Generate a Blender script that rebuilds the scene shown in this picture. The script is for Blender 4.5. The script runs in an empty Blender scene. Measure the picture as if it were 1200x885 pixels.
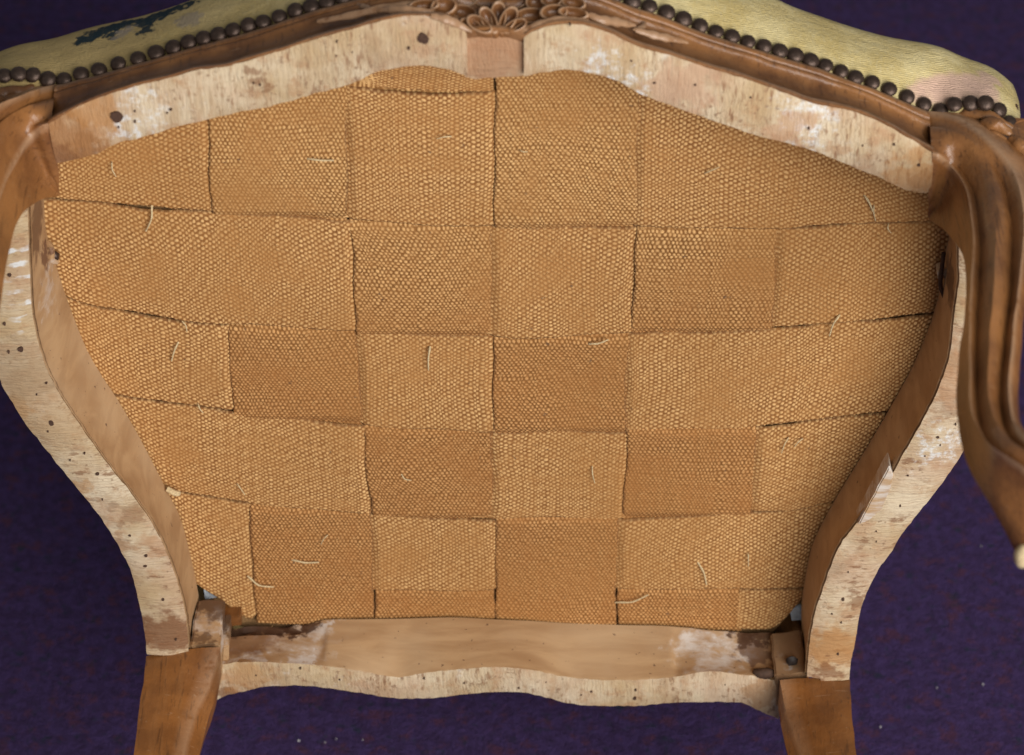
import bpy, bmesh, math, random
import numpy as np
from mathutils import Vector, noise as mnoise, Matrix

random.seed(7)
rng = np.random.default_rng(11)
S = bpy.context.scene
COL = S.collection
R = math.radians

# ------------------------------------------------------------------ camera
# X right, Z up (towards the front rail of the tipped chair), Y away from the viewer
PHI = R(47.0)
FPX = 3300.0                      # focal length in photograph pixels (1200 wide)
DIST = 1.80
F = Vector((0, math.sin(PHI), -math.cos(PHI)))
U = Vector((0, math.cos(PHI), math.sin(PHI)))
RT = Vector((1, 0, 0))
CAM = -F * DIST
cd = bpy.data.cameras.new('camera')
cam = bpy.data.objects.new('camera', cd)
COL.objects.link(cam)
cam.location = CAM
cam.rotation_euler = (math.pi / 2 - (math.pi / 2 - PHI), 0, 0)
cd.sensor_width = 36.0
cd.lens = 36.0 * FPX / 1200.0
cd.clip_start = 0.05
cd.clip_end = 50
cd.dof.use_dof = True
cd.dof.focus_distance = DIST - 0.02
cd.dof.aperture_fstop = 9.0
S.camera = cam

# ------------------------------------------------------------------ light
w = bpy.data.worlds.new('World')
S.world = w
w.use_nodes = True
w.node_tree.nodes['Background'].inputs[0].default_value = (0.96, 0.97, 1.0, 1)
w.node_tree.nodes['Background'].inputs[1].default_value = 0.18


def area(name, loc, target, size, power, col):
    l = bpy.data.lights.new(name, 'AREA')
    l.shape = 'RECTANGLE'
    l.size, l.size_y = size
    l.energy = power
    l.color = col
    o = bpy.data.objects.new(name, l)
    COL.objects.link(o)
    o.location = loc
    o.rotation_euler = (Vector(target) - Vector(loc)).to_track_quat('-Z', 'Y').to_euler()
    return o


area('window_light', (1.05, -2.1, 1.10), (0, 0, -0.05), (1.9, 1.9), 96, (1.0, 0.965, 0.92))

S.view_settings.view_transform = 'Standard'
S.view_settings.look = 'None'
S.view_settings.gamma = 1
S.view_settings.exposure = 0.0

FLOOR = -0.42
BASE = Vector((0, 0, FLOOR))


def at(px, py, Y):
    """point of the plane y = Y that stands where the photograph shows (px, py)"""
    d = F * FPX + RT * (px - 600.0) - U * (py - 442.5)
    t = (Y - CAM.y) / d.y
    return CAM + d * t


def spline(pts, n):
    """Catmull-Rom through pts (Vectors), n points at even arc length"""
    P = [Vector(p) for p in pts]
    if len(P) > 2:
        E = [P[0] * 2 - P[1]] + P + [P[-1] * 2 - P[-2]]
        out = []
        for i in range(1, len(E) - 2):
            a, b, c, d = E[i - 1], E[i], E[i + 1], E[i + 2]
            for k in range(12):
                t = k / 12
                out.append(0.5 * ((2 * b) + (c - a) * t + (2 * a - 5 * b + 4 * c - d) * t * t
                                  + (3 * b - a - 3 * c + d) * t ** 3))
        out.append(P[-1])
    else:
        out = P
    L = [0]
    for i in range(1, len(out)):
        L.append(L[-1] + (out[i] - out[i - 1]).length)
    tot = L[-1]
    res = []
    j = 0
    for k in range(n):
        s = tot * k / (n - 1)
        while j < len(L) - 2 and L[j + 1] < s:
            j += 1
        seg = L[j + 1] - L[j]
        f = 0 if seg == 0 else (s - L[j]) / seg
        res.append(out[j].lerp(out[j + 1], min(max(f, 0), 1)))
    return res


def pcurve(px, Y, n):
    return spline([at(x, y, Y) for x, y in px], n)


def fz(px, Y):
    """curve traced in the photograph -> function Z(X)"""
    c = pcurve(px, Y, 400)
    xs = np.array([p.x for p in c])
    zs = np.array([p.z for p in c])
    o = np.argsort(xs)
    xs, zs = xs[o], zs[o]
    return lambda X: np.interp(X, xs, zs)


def wob(p, sc, amp):
    return mnoise.noise_vector(Vector(p) * sc) * amp


# ------------------------------------------------------------------ objects
def link_mesh(name, me, mats, parent=None):
    o = bpy.data.objects.new(name, me)
    COL.objects.link(o)
    for m in (mats if isinstance(mats, (list, tuple)) else [mats]):
        me.materials.append(m)
    if parent is not None:
        o.parent = parent
    return o


def finish(me, sharp=35):
    for p in me.polygons:
        p.use_smooth = True
    me.set_sharp_from_angle(angle=R(sharp))


class MB:
    """collects faces in world space; built relative to the chair base"""
    def __init__(self):
        self.v = []
        self.f = []
        self.m = []

    def loft(self, rows, close=False, mat=0, flip=False):
        b = len(self.v)
        n = len(rows[0])
        for r in rows:
            self.v += [tuple(p) for p in r]
        for i in range(len(rows) - 1):
            for j in range(n if close else n - 1):
                k = (j + 1) % n
                q = (b + i * n + j, b + i * n + k, b + (i + 1) * n + k, b + (i + 1) * n + j)
                self.f.append(q[::-1] if flip else q)
                self.m.append(mat)
        return b

    def poly(self, pts, mat=0):
        b = len(self.v)
        self.v += [tuple(p) for p in pts]
        self.f.append(tuple(range(b, b + len(pts))))
        self.m.append(mat)

    def tube(self, pts, rad, n=8, mat=0, flat=1.0, up=Vector((0, -1, 0))):
        pts = [Vector(p) for p in pts]
        rows = []
        for i, p in enumerate(pts):
            t = (pts[min(i + 1, len(pts) - 1)] - pts[max(i - 1, 0)]).normalized()
            s = t.cross(up).normalized()
            q = s.cross(t).normalized()
            r = rad(i / (len(pts) - 1)) if callable(rad) else rad
            rows.append([p + s * math.cos(a) * r + q * math.sin(a) * r * flat
                         for a in [2 * math.pi * k / n for k in range(n)]])
        self.loft(rows, close=True, mat=mat)
        self.poly(rows[0][::-1], mat)
        self.poly(rows[-1], mat)

    def build(self, name, mats, parent=None, base=BASE, sharp=35, merge=True):
        me = bpy.data.meshes.new(name)
        me.from_pydata([(x - base.x, y - base.y, z - base.z) for x, y, z in self.v], [], self.f)
        me.polygons.foreach_set('material_index', self.m)
        if merge:
            bm = bmesh.new()
            bm.from_mesh(me)
            bmesh.ops.remove_doubles(bm, verts=bm.verts, dist=1e-5)
            bmesh.ops.recalc_face_normals(bm, faces=bm.faces)
            bm.to_mesh(me)
            bm.free()
        finish(me, sharp)
        return link_mesh(name, me, mats, parent)


# ------------------------------------------------------------------ materials
class NT:
    def __init__(self, name):
        self.mat = bpy.data.materials.new(name)
        self.mat.use_nodes = True
        self.t = self.mat.node_tree
        self.t.nodes.clear()
        self.out = self.n('ShaderNodeOutputMaterial')
        self.b = self.n('ShaderNodeBsdfPrincipled')
        self.l(self.b.outputs[0], self.out.inputs[0])
        self.co = self.n('ShaderNodeTexCoord').outputs['Object']

    def n(self, t, **k):
        x = self.t.nodes.new(t)
        for a, v in k.items():
            setattr(x, a, v)
        return x

    def l(self, a, b):
        self.t.links.new(a, b)

    def setin(self, sock, v):
        if hasattr(v, 'is_linked') or isinstance(v, bpy.types.NodeSocket):
            self.l(v, sock)
        else:
            sock.default_value = v

    def map(self, scale=(1, 1, 1), loc=(0, 0, 0), rot=(0, 0, 0), co=None):
        m = self.n('ShaderNodeMapping')
        self.l(co or self.co, m.inputs[0])
        m.inputs['Scale'].default_value = scale
        m.inputs['Location'].default_value = loc
        m.inputs['Rotation'].default_value = rot
        return m.outputs[0]

    def noise(self, co, scale, detail=4, rough=0.55, dist=0.0):
        x = self.n('ShaderNodeTexNoise')
        self.l(co, x.inputs['Vector'])
        x.inputs['Scale'].default_value = scale
        x.inputs['Detail'].default_value = detail
        x.inputs['Roughness'].default_value = rough
        x.inputs['Distortion'].default_value = dist
        return x.outputs['Fac']

    def voro(self, co, scale, feature='F1'):
        x = self.n('ShaderNodeTexVoronoi')
        x.feature = feature
        self.l(co, x.inputs['Vector'])
        x.inputs['Scale'].default_value = scale
        return x

    def ramp(self, f, a, b, smooth=True):
        x = self.n('ShaderNodeMapRange')
        x.interpolation_type = 'SMOOTHSTEP' if smooth else 'LINEAR'
        self.l(f, x.inputs[0])
        x.inputs[1].default_value = a
        x.inputs[2].default_value = b
        return x.outputs[0]

    def math(self, op, a, b=0.0):
        x = self.n('ShaderNodeMath', operation=op)
        self.setin(x.inputs[0], a)
        self.setin(x.inputs[1], b)
        return x.outputs[0]

    def mix(self, f, a, b, mode='MIX'):
        x = self.n('ShaderNodeMix', data_type='RGBA', blend_type=mode)
        self.setin(x.inputs[0], f)
        for s, v in ((x.inputs[6], a), (x.inputs[7], b)):
            if isinstance(v, tuple):
                s.default_value = (*v, 1) if len(v) == 3 else v
            else:
                self.l(v, s)
        return x.outputs[2]

    def bump(self, h, dist, strength=1.0, normal=None):
        x = self.n('ShaderNodeBump')
        x.inputs['Strength'].default_value = strength
        x.inputs['Distance'].default_value = dist
        self.l(h, x.inputs['Height'])
        if normal is not None:
            self.l(normal, x.inputs['Normal'])
        return x.outputs[0]

    def xyz(self):
        s = self.n('ShaderNodeSeparateXYZ')
        self.l(self.co, s.inputs[0])
        return s.outputs

    def attr(self, name):
        return self.n('ShaderNodeAttribute', attribute_name=name).outputs['Fac']

    def done(self, col, rough, normal=None, spec=0.3):
        self.setin(self.b.inputs['Base Color'], col if not isinstance(col, tuple) else (*col, 1))
        self.setin(self.b.inputs['Roughness'], rough)
        self.b.inputs['Specular IOR Level'].default_value = spec
        if normal is not None:
            self.l(normal, self.b.inputs['Normal'])
        return self.mat


def box_mask(t, x0, x1, z0, z1, soft=0.006):
    X, _, Z = t.xyz()
    a = t.ramp(X, x0 - soft, x0 + soft)
    b = t.ramp(X, x1 + soft, x1 - soft)
    c = t.ramp(Z, z0 - soft, z0 + soft)
    d = t.ramp(Z, z1 + soft, z1 - soft)
    return t.math('MULTIPLY', t.math('MULTIPLY', a, b), t.math('MULTIPLY', c, d))


def blotch(t, P, rad, sc=90, amp=0.012):
    """irregular stain round a point of the chair (object space)"""
    v = t.n('ShaderNodeVectorMath', operation='DISTANCE')
    t.l(t.co, v.inputs[0])
    v.inputs[1].default_value = P - BASE
    n = t.noise(t.map(), sc, 4)
    d = t.math('ADD', v.outputs['Value'], t.math('MULTIPLY', t.math('SUBTRACT', n, 0.5), amp * 4))
    return t.ramp(d, rad, rad * 0.55)


def raw_wood(name, streak, stains=(), whites=(), marks=None, saw='X'):
    """pale sawn beech; streak = mapping scale, long axis is the small number"""
    t = NT(name)
    big = t.noise(t.map(), 20, 4, 0.6)
    patch = t.noise(t.map(loc=(7, 7, 7)), 34, 3, 0.6)
    grain = t.noise(t.map(streak[0]), 1, 6, 0.65)
    fine = t.noise(t.map(streak[1]), 1, 5, 0.7)
    c = t.mix(t.ramp(big, 0.34, 0.66), (0.515, 0.375, 0.212), (0.675, 0.560, 0.395))
    c = t.mix(t.math('MULTIPLY', t.ramp(grain, 0.46, 0.70), 0.60), c, (0.43, 0.275, 0.145))
    mid = t.noise(t.map(loc=(6, 2, 2)), 65, 5, 0.72)
    c = t.mix(t.math('MULTIPLY', t.ramp(mid, 0.50, 0.66), 0.65), c, (0.44, 0.245, 0.125))
    pk = t.noise(t.map(loc=(4, 9, 5)), 16, 4, 0.65)
    c = t.mix(t.math('MULTIPLY', t.ramp(pk, 0.46, 0.64), 0.45), c, (0.50, 0.315, 0.205))
    # marks of the saw, straight across the rail
    wv = t.n('ShaderNodeTexWave', wave_type='BANDS', bands_direction=saw)
    t.l(t.map((1, 1, 1), rot=(0, R(4), 0)), wv.inputs['Vector'])
    wv.inputs['Scale'].default_value = 120
    wv.inputs['Distortion'].default_value = 7.0
    wv.inputs['Detail'].default_value = 4
    wv.inputs['Detail Scale'].default_value = 1.6
    sawm = t.math('MULTIPLY', t.ramp(wv.outputs['Fac'], 0.55, 0.95), t.ramp(patch, 0.40, 0.62))
    c = t.mix(t.math('MULTIPLY', sawm, 0.26), c, (0.40, 0.245, 0.13))
    c = t.mix(t.math('MULTIPLY', t.ramp(fine, 0.55, 0.72), 0.55), c, (0.37, 0.215, 0.115))
    # rusty brown flecks gathered in places
    fl = t.noise(t.map(streak[2], (3.1, 1.7, 0.4)), 1, 4, 0.65)
    clus = t.ramp(t.noise(t.map(loc=(2, 8, 6)), 30, 3, 0.6), 0.36, 0.60)
    c = t.mix(t.math('MULTIPLY', t.math('MULTIPLY', t.ramp(fl, 0.54, 0.66), clus), 0.80), c, (0.25, 0.125, 0.062))
    sp = t.noise(t.map(loc=(5, 2, 8)), 230, 3, 0.6)
    c = t.mix(t.math('MULTIPLY', t.math('MULTIPLY', t.ramp(sp, 0.58, 0.70), clus), 0.70), c, (0.21, 0.11, 0.06))
    # soot and handling dirt, worn along in smears
    dirt = t.noise(t.map((18, 40, 18), (3, 1, 9)), 1, 5, 0.7)
    c = t.mix(t.math('MULTIPLY', t.ramp(dirt, 0.54, 0.72), 0.45), c, (0.33, 0.22, 0.13))
    # old chalky gesso left in the hollows
    wh = t.noise(t.map(loc=(1, 7, 3)), 40, 6, 0.75)
    c = t.mix(t.math('MULTIPLY', t.ramp(wh, 0.60, 0.72), 0.45), c, (0.74, 0.70, 0.63))
    for P, rad in whites:
        m = blotch(t, P, rad, 160, 0.010)
        st = t.ramp(t.noise(t.map(loc=(4, 4, 1)), 170, 4, 0.7), 0.44, 0.68)
        c = t.mix(t.math('MULTIPLY', t.math('MULTIPLY', m, st), 0.85), c, (0.74, 0.75, 0.74))
    for P, rad, colr, k in stains:
        m = blotch(t, P, rad)
        c = t.mix(t.math('MULTIPLY', m, k), c, colr)
    h = t.math('ADD', t.math('MULTIPLY', grain, 0.6), t.math('MULTIPLY', fine, 0.8))
    h = t.math('SUBTRACT', h, t.math('MULTIPLY', sawm, 0.10))
    if marks:
        x0, x1, z0, z1 = marks
        mk = box_mask(t, x0, x1, z0, z1)
        w2 = t.n('ShaderNodeTexWave', wave_type='BANDS', bands_direction='Z')
        t.l(t.map((1, 1, 1), rot=(0, R(9), 0)), w2.inputs['Vector'])
        w2.inputs['Scale'].default_value = 30
        w2.inputs['Distortion'].default_value = 3.0
        w2.inputs['Detail'].default_value = 3
        w2.inputs['Detail Scale'].default_value = 2.5
        q = t.ramp(w2.outputs['Fac'], 0.66, 0.85)
        q = t.math('MULTIPLY', q, t.ramp(t.noise(t.map(loc=(9, 1, 1)), 60, 3), 0.44, 0.56))
        c = t.mix(t.math('MULTIPLY', t.math('MULTIPLY', q, mk), 0.9), c, (0.74, 0.75, 0.74))
    nrm = t.bump(h, 0.0020, 0.7)
    nrm = t.bump(sp, 0.0008, 0.5, nrm)
    return t.done(c, 0.72, nrm, 0.25)


def planed_wood(name, streak, whites=(), stains=()):
    t = NT(name)
    g = t.noise(t.map(streak), 1, 5, 0.6, 0.6)
    big = t.noise(t.map(), 14, 3)
    c = t.mix(t.ramp(g, 0.3, 0.7), (0.49, 0.315, 0.165), (0.37, 0.220, 0.108))
    c = t.mix(t.math('MULTIPLY', t.ramp(big, 0.42, 0.7), 0.5), c, (0.50, 0.355, 0.215))
    sp = t.noise(t.map(loc=(5, 2, 8)), 260, 2, 0.5)
    c = t.mix(t.math('MULTIPLY', t.ramp(sp, 0.70, 0.74), 0.8), c, (0.10, 0.055, 0.035))
    for P, rad, k in whites:
        m = blotch(t, P, rad, 120, 0.012)
        st = t.ramp(t.noise(t.map((30, 60, 170), (4, 4, 1)), 1, 5, 0.7), 0.36, 0.66)
        c = t.mix(t.math('MULTIPLY', t.math('MULTIPLY', m, st), k), c, (0.70, 0.68, 0.65))
    for P, rad, colr, k in stains:
        c = t.mix(t.math('MULTIPLY', blotch(t, P, rad, 140, 0.010), k), c, colr)
    return t.done(c, 0.6, t.bump(g, 0.001, 0.35), 0.3)


def polished(name, base=(0.270, 0.116, 0.036), dark=(0.120, 0.047, 0.016), rough=0.38):
    t = NT(name)
    g = t.noise(t.map((90, 14, 90)), 1, 4, 0.6, 0.5)
    big = t.noise(t.map(), 26, 4, 0.6)
    c = t.mix(t.ramp(big, 0.34, 0.66), dark, base)
    c = t.mix(t.math('MULTIPLY', t.ramp(g, 0.45, 0.75), 0.35), c, (0.30, 0.145, 0.055))
    pore = t.noise(t.map((420, 34, 420), (1, 1, 4)), 1, 3, 0.6)
    c = t.mix(t.math('MULTIPLY', t.ramp(pore, 0.56, 0.68), 0.55), c, (0.060, 0.024, 0.010))
    scr = t.noise(t.map((60, 700, 260), (5, 1, 2), (0.3, 0.2, 0.5)), 1, 2, 0.5)
    c = t.mix(t.math('MULTIPLY', t.ramp(scr, 0.68, 0.74), 0.45), c, (0.42, 0.26, 0.15))
    dust = t.noise(t.map(loc=(2, 5, 1)), 300, 3, 0.6)
    c = t.mix(t.math('MULTIPLY', t.ramp(dust, 0.66, 0.76), 0.4), c, (0.38, 0.25, 0.15))
    wear = t.attr('wear')
    wn = t.ramp(t.noise(t.map(loc=(2, 2, 2)), 110, 4, 0.65), 0.25, 0.5)
    c = t.mix(t.math('MULTIPLY', t.math('MULTIPLY', wear, wn), 0.85), c, (0.43, 0.265, 0.155))
    t.b.inputs['Coat Weight'].default_value = 0.18
    t.b.inputs['Coat Roughness'].default_value = 0.22
    ro = t.math('ADD', t.math('MULTIPLY', big, 0.22), rough - 0.10)
    return t.done(c, ro, t.bump(t.math('ADD', t.math('ADD', g, dust), t.math('MULTIPLY', pore, 0.8)), 0.0010, 0.4), 0.45)


def web_mat(name, hi, lo, lo2, fade=None):
    t = NT(name)
    if fade:
        zf = t.ramp(t.xyz()[2], -0.02 - FLOOR, 0.17 - FLOOR)
        hi = t.mix(zf, hi, fade[0])
        lo2 = t.mix(zf, lo2, fade[1])
    wv = t.attr('weave')
    tn = t.attr('tone')
    fib = t.noise(t.map(), 1500, 2, 0.6)
    mott = t.noise(t.map(), 17, 6, 0.68)
    old = t.noise(t.map(loc=(8, 3, 1)), 7, 3, 0.6)
    c = t.mix(t.ramp(wv, -0.45, 0.62), lo, hi)
    c = t.mix(t.math('MULTIPLY', t.ramp(mott, 0.44, 0.68), 0.62), c, lo2)
    c = t.mix(t.math('MULTIPLY', t.ramp(old, 0.52, 0.40), 0.30), c, (0.36, 0.165, 0.048))
    c = t.mix(t.ramp(tn, 0.0, 1.0, False), t.mix(0.55, c, lo2), c)
    c = t.mix(t.math('MULTIPLY', t.ramp(fib, 0.5, 0.8), 0.25), c, (0.72, 0.48, 0.22))
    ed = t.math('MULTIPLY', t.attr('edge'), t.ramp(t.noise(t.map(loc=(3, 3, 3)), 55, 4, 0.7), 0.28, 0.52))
    c = t.mix(t.math('MULTIPLY', ed, 0.48), c, (0.095, 0.045, 0.024))  # strip borders darkened: the seam shadow is put into the colour
    sp = t.noise(t.map(loc=(3, 9, 2)), 150, 3, 0.6)
    c = t.mix(t.math('MULTIPLY', t.ramp(sp, 0.70, 0.76), 0.75), c, (0.13, 0.075, 0.045))
    return t.done(c, 0.88, t.bump(fib, 0.0005, 0.5), 0.12)


def carpet_mat():
    t = NT('carpet_pile')
    a = t.noise(t.map(), 110, 4, 0.65)
    b = t.noise(t.map(loc=(4, 1, 2)), 62, 4, 0.65)
    d = t.noise(t.map(loc=(8, 3, 5)), 90, 4, 0.65)
    f = t.noise(t.map(), 900, 2, 0.6)
    c = t.mix(t.ramp(a, 0.35, 0.65), (0.052, 0.029, 0.088), (0.080, 0.047, 0.155))
    c = t.mix(t.math('MULTIPLY', t.ramp(b, 0.52, 0.66), 0.80), c, (0.115, 0.040, 0.066))
    c = t.mix(t.math('MULTIPLY', t.ramp(d, 0.55, 0.70), 0.80), c, (0.022, 0.036, 0.050))
    c = t.mix(t.ramp(f, 0.3, 0.75), t.mix(0.4, c, (0.02, 0.012, 0.035)), c)
    big = t.noise(t.map(), 260, 3, 0.7)
    nrm = t.bump(f, 0.003, 0.8)
    nrm = t.bump(big, 0.004, 0.7, nrm)
    m = t.done(c, 0.95, nrm, 0.1)
    t.b.inputs['Sheen Weight'].default_value = 0.08
    t.b.inputs['Sheen Tint'].default_value = (0.4, 0.3, 0.7, 1)
    return m


def tapestry_mat(on):
    t = NT('tapestry_wool')
    X, Y, Z = t.xyz()
    rib = t.n('ShaderNodeTexWave', wave_type='BANDS', bands_direction='Y')
    t.l(t.map((1, 1, 1), rot=(R(-30), 0, 0)), rib.inputs['Vector'])
    rib.inputs['Scale'].default_value = 230
    rib.inputs['Distortion'].default_value = 5.0
    rib.inputs['Detail'].default_value = 2
    rib.inputs['Detail Scale'].default_value = 1.2
    fine = t.noise(t.map((900, 300, 300)), 1, 2, 0.5)
    big = t.noise(t.map(), 30, 4, 0.6)
    c = t.mix(t.ramp(big, 0.35, 0.65), (0.56, 0.435, 0.180), (0.70, 0.585, 0.300))
    c = t.mix(t.math('MULTIPLY', rib.outputs['Fac'], 0.24), c, (0.36, 0.28, 0.10))
    c = t.mix(t.math('MULTIPLY', t.ramp(fine, 0.45, 0.75), 0.3), c, (0.62, 0.56, 0.36))
    # darker ochre wool towards the left of the seat
    gl = t.math('MULTIPLY', t.ramp(X, -0.04, -0.24), t.ramp(big, 0.15, 0.50))
    c = t.mix(t.math('MULTIPLY', gl, 0.80), c, (0.44, 0.310, 0.125))
    # woven leaf in dark teal, and a rose petal at the other corner
    for px, py, rad in ((98, 46, 0.007), (108, 43, 0.009), (122, 37, 0.009), (133, 32, 0.008), (145, 28, 0.008), (132, 41, 0.005), (158, 26, 0.007), (170, 25, 0.009), (171, 35, 0.006),
                        (184, 19, 0.009), (195, 14, 0.008), (207, 9, 0.008), (222, 4, 0.006)):
        m = blotch(t, on(px, py), rad * 1.05, 240, 0.0045)
        c = t.mix(t.math('MULTIPLY', m, 0.96), c, (0.010, 0.026, 0.036))
    for px, py, rad in ((143, 40, 0.007), (222, 22, 0.010), (150, 34, 0.006)):
        m = blotch(t, on(px, py), rad, 240, 0.0045)
        c = t.mix(t.math('MULTIPLY', m, 0.7), c, (0.30, 0.25, 0.20))
    for px, py, rad in ((1076, 108, 0.008), (1090, 106, 0.012), (1108, 104, 0.014), (1128, 102, 0.015), (1146, 98, 0.014), (1160, 92, 0.010), (1156, 108, 0.012)):
        m = blotch(t, on(px, py), rad, 150, 0.002)
        c = t.mix(t.math('MULTIPLY', m, 0.85), c, (0.64, 0.43, 0.33))
    nrm = t.bump(t.math('ADD', rib.outputs['Fac'], t.math('MULTIPLY', fine, 1.8)), 0.00075, 0.5)
    nrm = t.bump(t.noise(t.map((18, 60, 60)), 1, 4), 0.006, 0.45, nrm)
    m = t.done(c, 0.9, nrm, 0.15)
    t.b.inputs['Sheen Weight'].default_value = 0.03
    return m


def plain(name, col, rough, metal=0.0, bump=0.0, sc=400, spec=0.4):
    t = NT(name)
    n = t.noise(t.map(), sc, 3, 0.6)
    c = t.mix(t.ramp(n, 0.3, 0.7), tuple(x * 0.75 for x in col), tuple(min(1, x * 1.2) for x in col))
    t.b.inputs['Metallic'].default_value = metal
    return t.done(c, rough, t.bump(n, 0.001, bump) if bump else None, spec)


BR = (0.21, 0.090, 0.038)
OR = (0.44, 0.215, 0.075)
Yb = -0.055           # plane of the rails' lower faces
M_front = raw_wood('sawn_beech_front', ((110, 50, 16), (520, 60, 60), (330, 90, 70)),
                   stains=[(at(70, 170, Yb), 0.030, BR, 0.75), (at(100, 172, Yb), 0.014, BR, 0.6), (at(300, 96, Yb), 0.008, BR, 0.6), (at(1084, 214, Yb), 0.012, BR, 0.5), (at(925, 150, Yb), 0.016, (0.50, 0.29, 0.17), 0.6), (at(800, 100, Yb), 0.024, (0.50, 0.30, 0.19), 0.6), (at(112, 128, Yb), 0.016, OR, 0.6),
                           (at(85, 150, Yb), 0.030, OR, 0.5), (at(1075, 205, Yb), 0.022, OR, 0.6),
                           (at(60, 190, Yb), 0.02, BR, 0.6)],
                   whites=[(at(165, 128, Yb), 0.018), (at(150, 150, Yb), 0.012), (at(948, 140, Yb), 0.018),
                           (at(945, 165, Yb), 0.014), (at(706, 72, Yb), 0.014), (at(740, 95, Yb), 0.014)])
M_block = raw_wood('stained_beech_block', ((110, 50, 16), (60, 60, 380), (90, 90, 200)),
                   stains=[(at(580, 70, Yb), 0.030, (0.36, 0.19, 0.10), 0.75), (at(600, 50, Yb), 0.02, (0.40, 0.21, 0.11), 0.6)])
M_side_l = raw_wood('sawn_beech_left', saw='Z', streak=((50, 50, 60), (60, 60, 420), (90, 90, 200)),
                    stains=[(at(195, 742, Yb), 0.024, BR, 0.85), (at(20, 480, Yb), 0.012, OR, 0.6), (at(90, 570, Yb), 0.012, OR, 0.5), (at(150, 600, Yb), 0.012, BR, 0.4), (at(190, 640, Yb), 0.014, (0.46, 0.25, 0.13), 0.5), (at(60, 470, Yb), 0.05, (0.42, 0.27, 0.14), 0.55),
                            (at(25, 430, Yb), 0.03, (0.36, 0.25, 0.15), 0.5)],
                    marks=(at(4, 300, Yb).x, at(40, 300, Yb).x, at(20, 388, Yb).z - FLOOR, at(20, 285, Yb).z - FLOOR))
M_side_r = raw_wood('sawn_beech_right', saw='Z', streak=((50, 50, 60), (60, 60, 420), (90, 90, 200)),
                    stains=[(at(975, 758, Yb), 0.026, OR, 0.75), (at(970, 785, Yb), 0.012, BR, 0.7), (at(1122, 470, Yb), 0.02, BR, 0.35), (at(1118, 440, Yb), 0.030, (0.48, 0.25, 0.12), 0.55),
                            (at(1003, 700, Yb), 0.008, BR, 0.6)],
                    whites=[(at(1100, 520, Yb), 0.02)])
M_rear = raw_wood('sawn_beech_rear', ((110, 50, 16), (420, 60, 60), (260, 90, 70)),
                  stains=[(at(262, 815, -0.045), 0.012, BR, 0.7), (at(895, 812, -0.045), 0.016, (0.42, 0.24, 0.12), 0.7),
                          (at(290, 795, -0.045), 0.02, OR, 0.5)])
M_plane_l = planed_wood('planed_beech_left', (30, 30, 70), stains=[(at(48, 262, -.03), 0.026, (0.15, 0.078, 0.042), 0.85), (at(52, 300, -.02), 0.012, (0.12, 0.05, 0.03), 0.8)], whites=[(at(70, 345, -.03), 0.02, 0.4)])
M_plane_r = planed_wood('planed_beech_right', (30, 30, 70), stains=[(at(1104, 330, -0.03), 0.02, (0.09, 0.045, 0.03), 0.8)])
M_plane_b = planed_wood('planed_beech_rear', (16, 90, 90),
                        whites=[(at(835, 764, -0.02), 0.032, 0.6), (at(812, 752, -0.02), 0.020, 0.6), (at(350, 755, -0.02), 0.030, 0.45),
                                (at(860, 770, -0.02), 0.020, 0.7), (at(272, 774, -0.04), 0.012, 1.0), (at(300, 774, -0.04), 0.010, 0.9), (at(350, 774, -0.042), 0.014, 1.0), (at(375, 740, -0.01), 0.010, 0.8)],
                        stains=[(at(885, 765, -0.02), 0.016, (0.13, 0.065, 0.04), 0.8), (at(290, 745, -0.01), 0.035, (0.19, 0.09, 0.045), 0.7)] + [(at(x, y, -0.006), 0.011, (0.085, 0.042, 0.024), 0.9) for x, y in ((275, 739), (292, 742), (310, 743), (328, 741), (344, 738), (360, 734), (872, 744), (890, 746))])  # the row of small dark spots puts the crevice's shade into the colour
M_brown = polished('waxed_walnut')
M_brown_leg = polished('waxed_walnut_leg', (0.300, 0.128, 0.040), (0.165, 0.066, 0.022), 0.33)
M_brown_rear = polished('waxed_walnut_rear_leg', (0.27, 0.105, 0.026), (0.165, 0.062, 0.017), 0.42)
M_grime = planed_wood('grimy_corner_wood', (40, 40, 80),
                      whites=[(at(240, 740, -0.03), 0.020, 0.75), (at(925, 755, -0.03), 0.012, 0.9), (at(918, 735, -0.02), 0.01, 0.7)],
                      stains=[(at(255, 715, -0.01), 0.026, (0.085, 0.042, 0.025), 0.85), (at(930, 750, -0.03), 0.05, (0.105, 0.048, 0.022), 0.62), (at(236, 752, -0.045), 0.010, (0.12, 0.06, 0.03), 0.7)])
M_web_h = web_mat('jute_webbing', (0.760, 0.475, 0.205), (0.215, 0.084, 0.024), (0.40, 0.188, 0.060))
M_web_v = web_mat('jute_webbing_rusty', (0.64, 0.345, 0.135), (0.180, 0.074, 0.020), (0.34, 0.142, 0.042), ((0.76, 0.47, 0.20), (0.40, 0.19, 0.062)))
M_nail = plain('bronzed_nail', (0.072, 0.047, 0.036), 0.42, 0.6, 0.35, 420)
M_black = plain('iron_black', (0.025, 0.018, 0.015), 0.6, 0.2, 0.2)
M_hole = plain('dark_hole_rim', (0.075, 0.038, 0.024), 0.9, 0, 0.5, 900)
M_twine = plain('linen_twine', (0.60, 0.47, 0.27), 0.85, 0, 0.3, 900)
M_cloth = plain('white_lining', (0.62, 0.70, 0.78), 0.9, 0, 0.3, 200)
M_lint = plain('lint', (0.55, 0.52, 0.55), 0.9)
M_glue = plain('old_hide_glue', (0.065, 0.034, 0.020), 0.8, 0, 0.5, 250)
M_carpet = carpet_mat()

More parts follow.
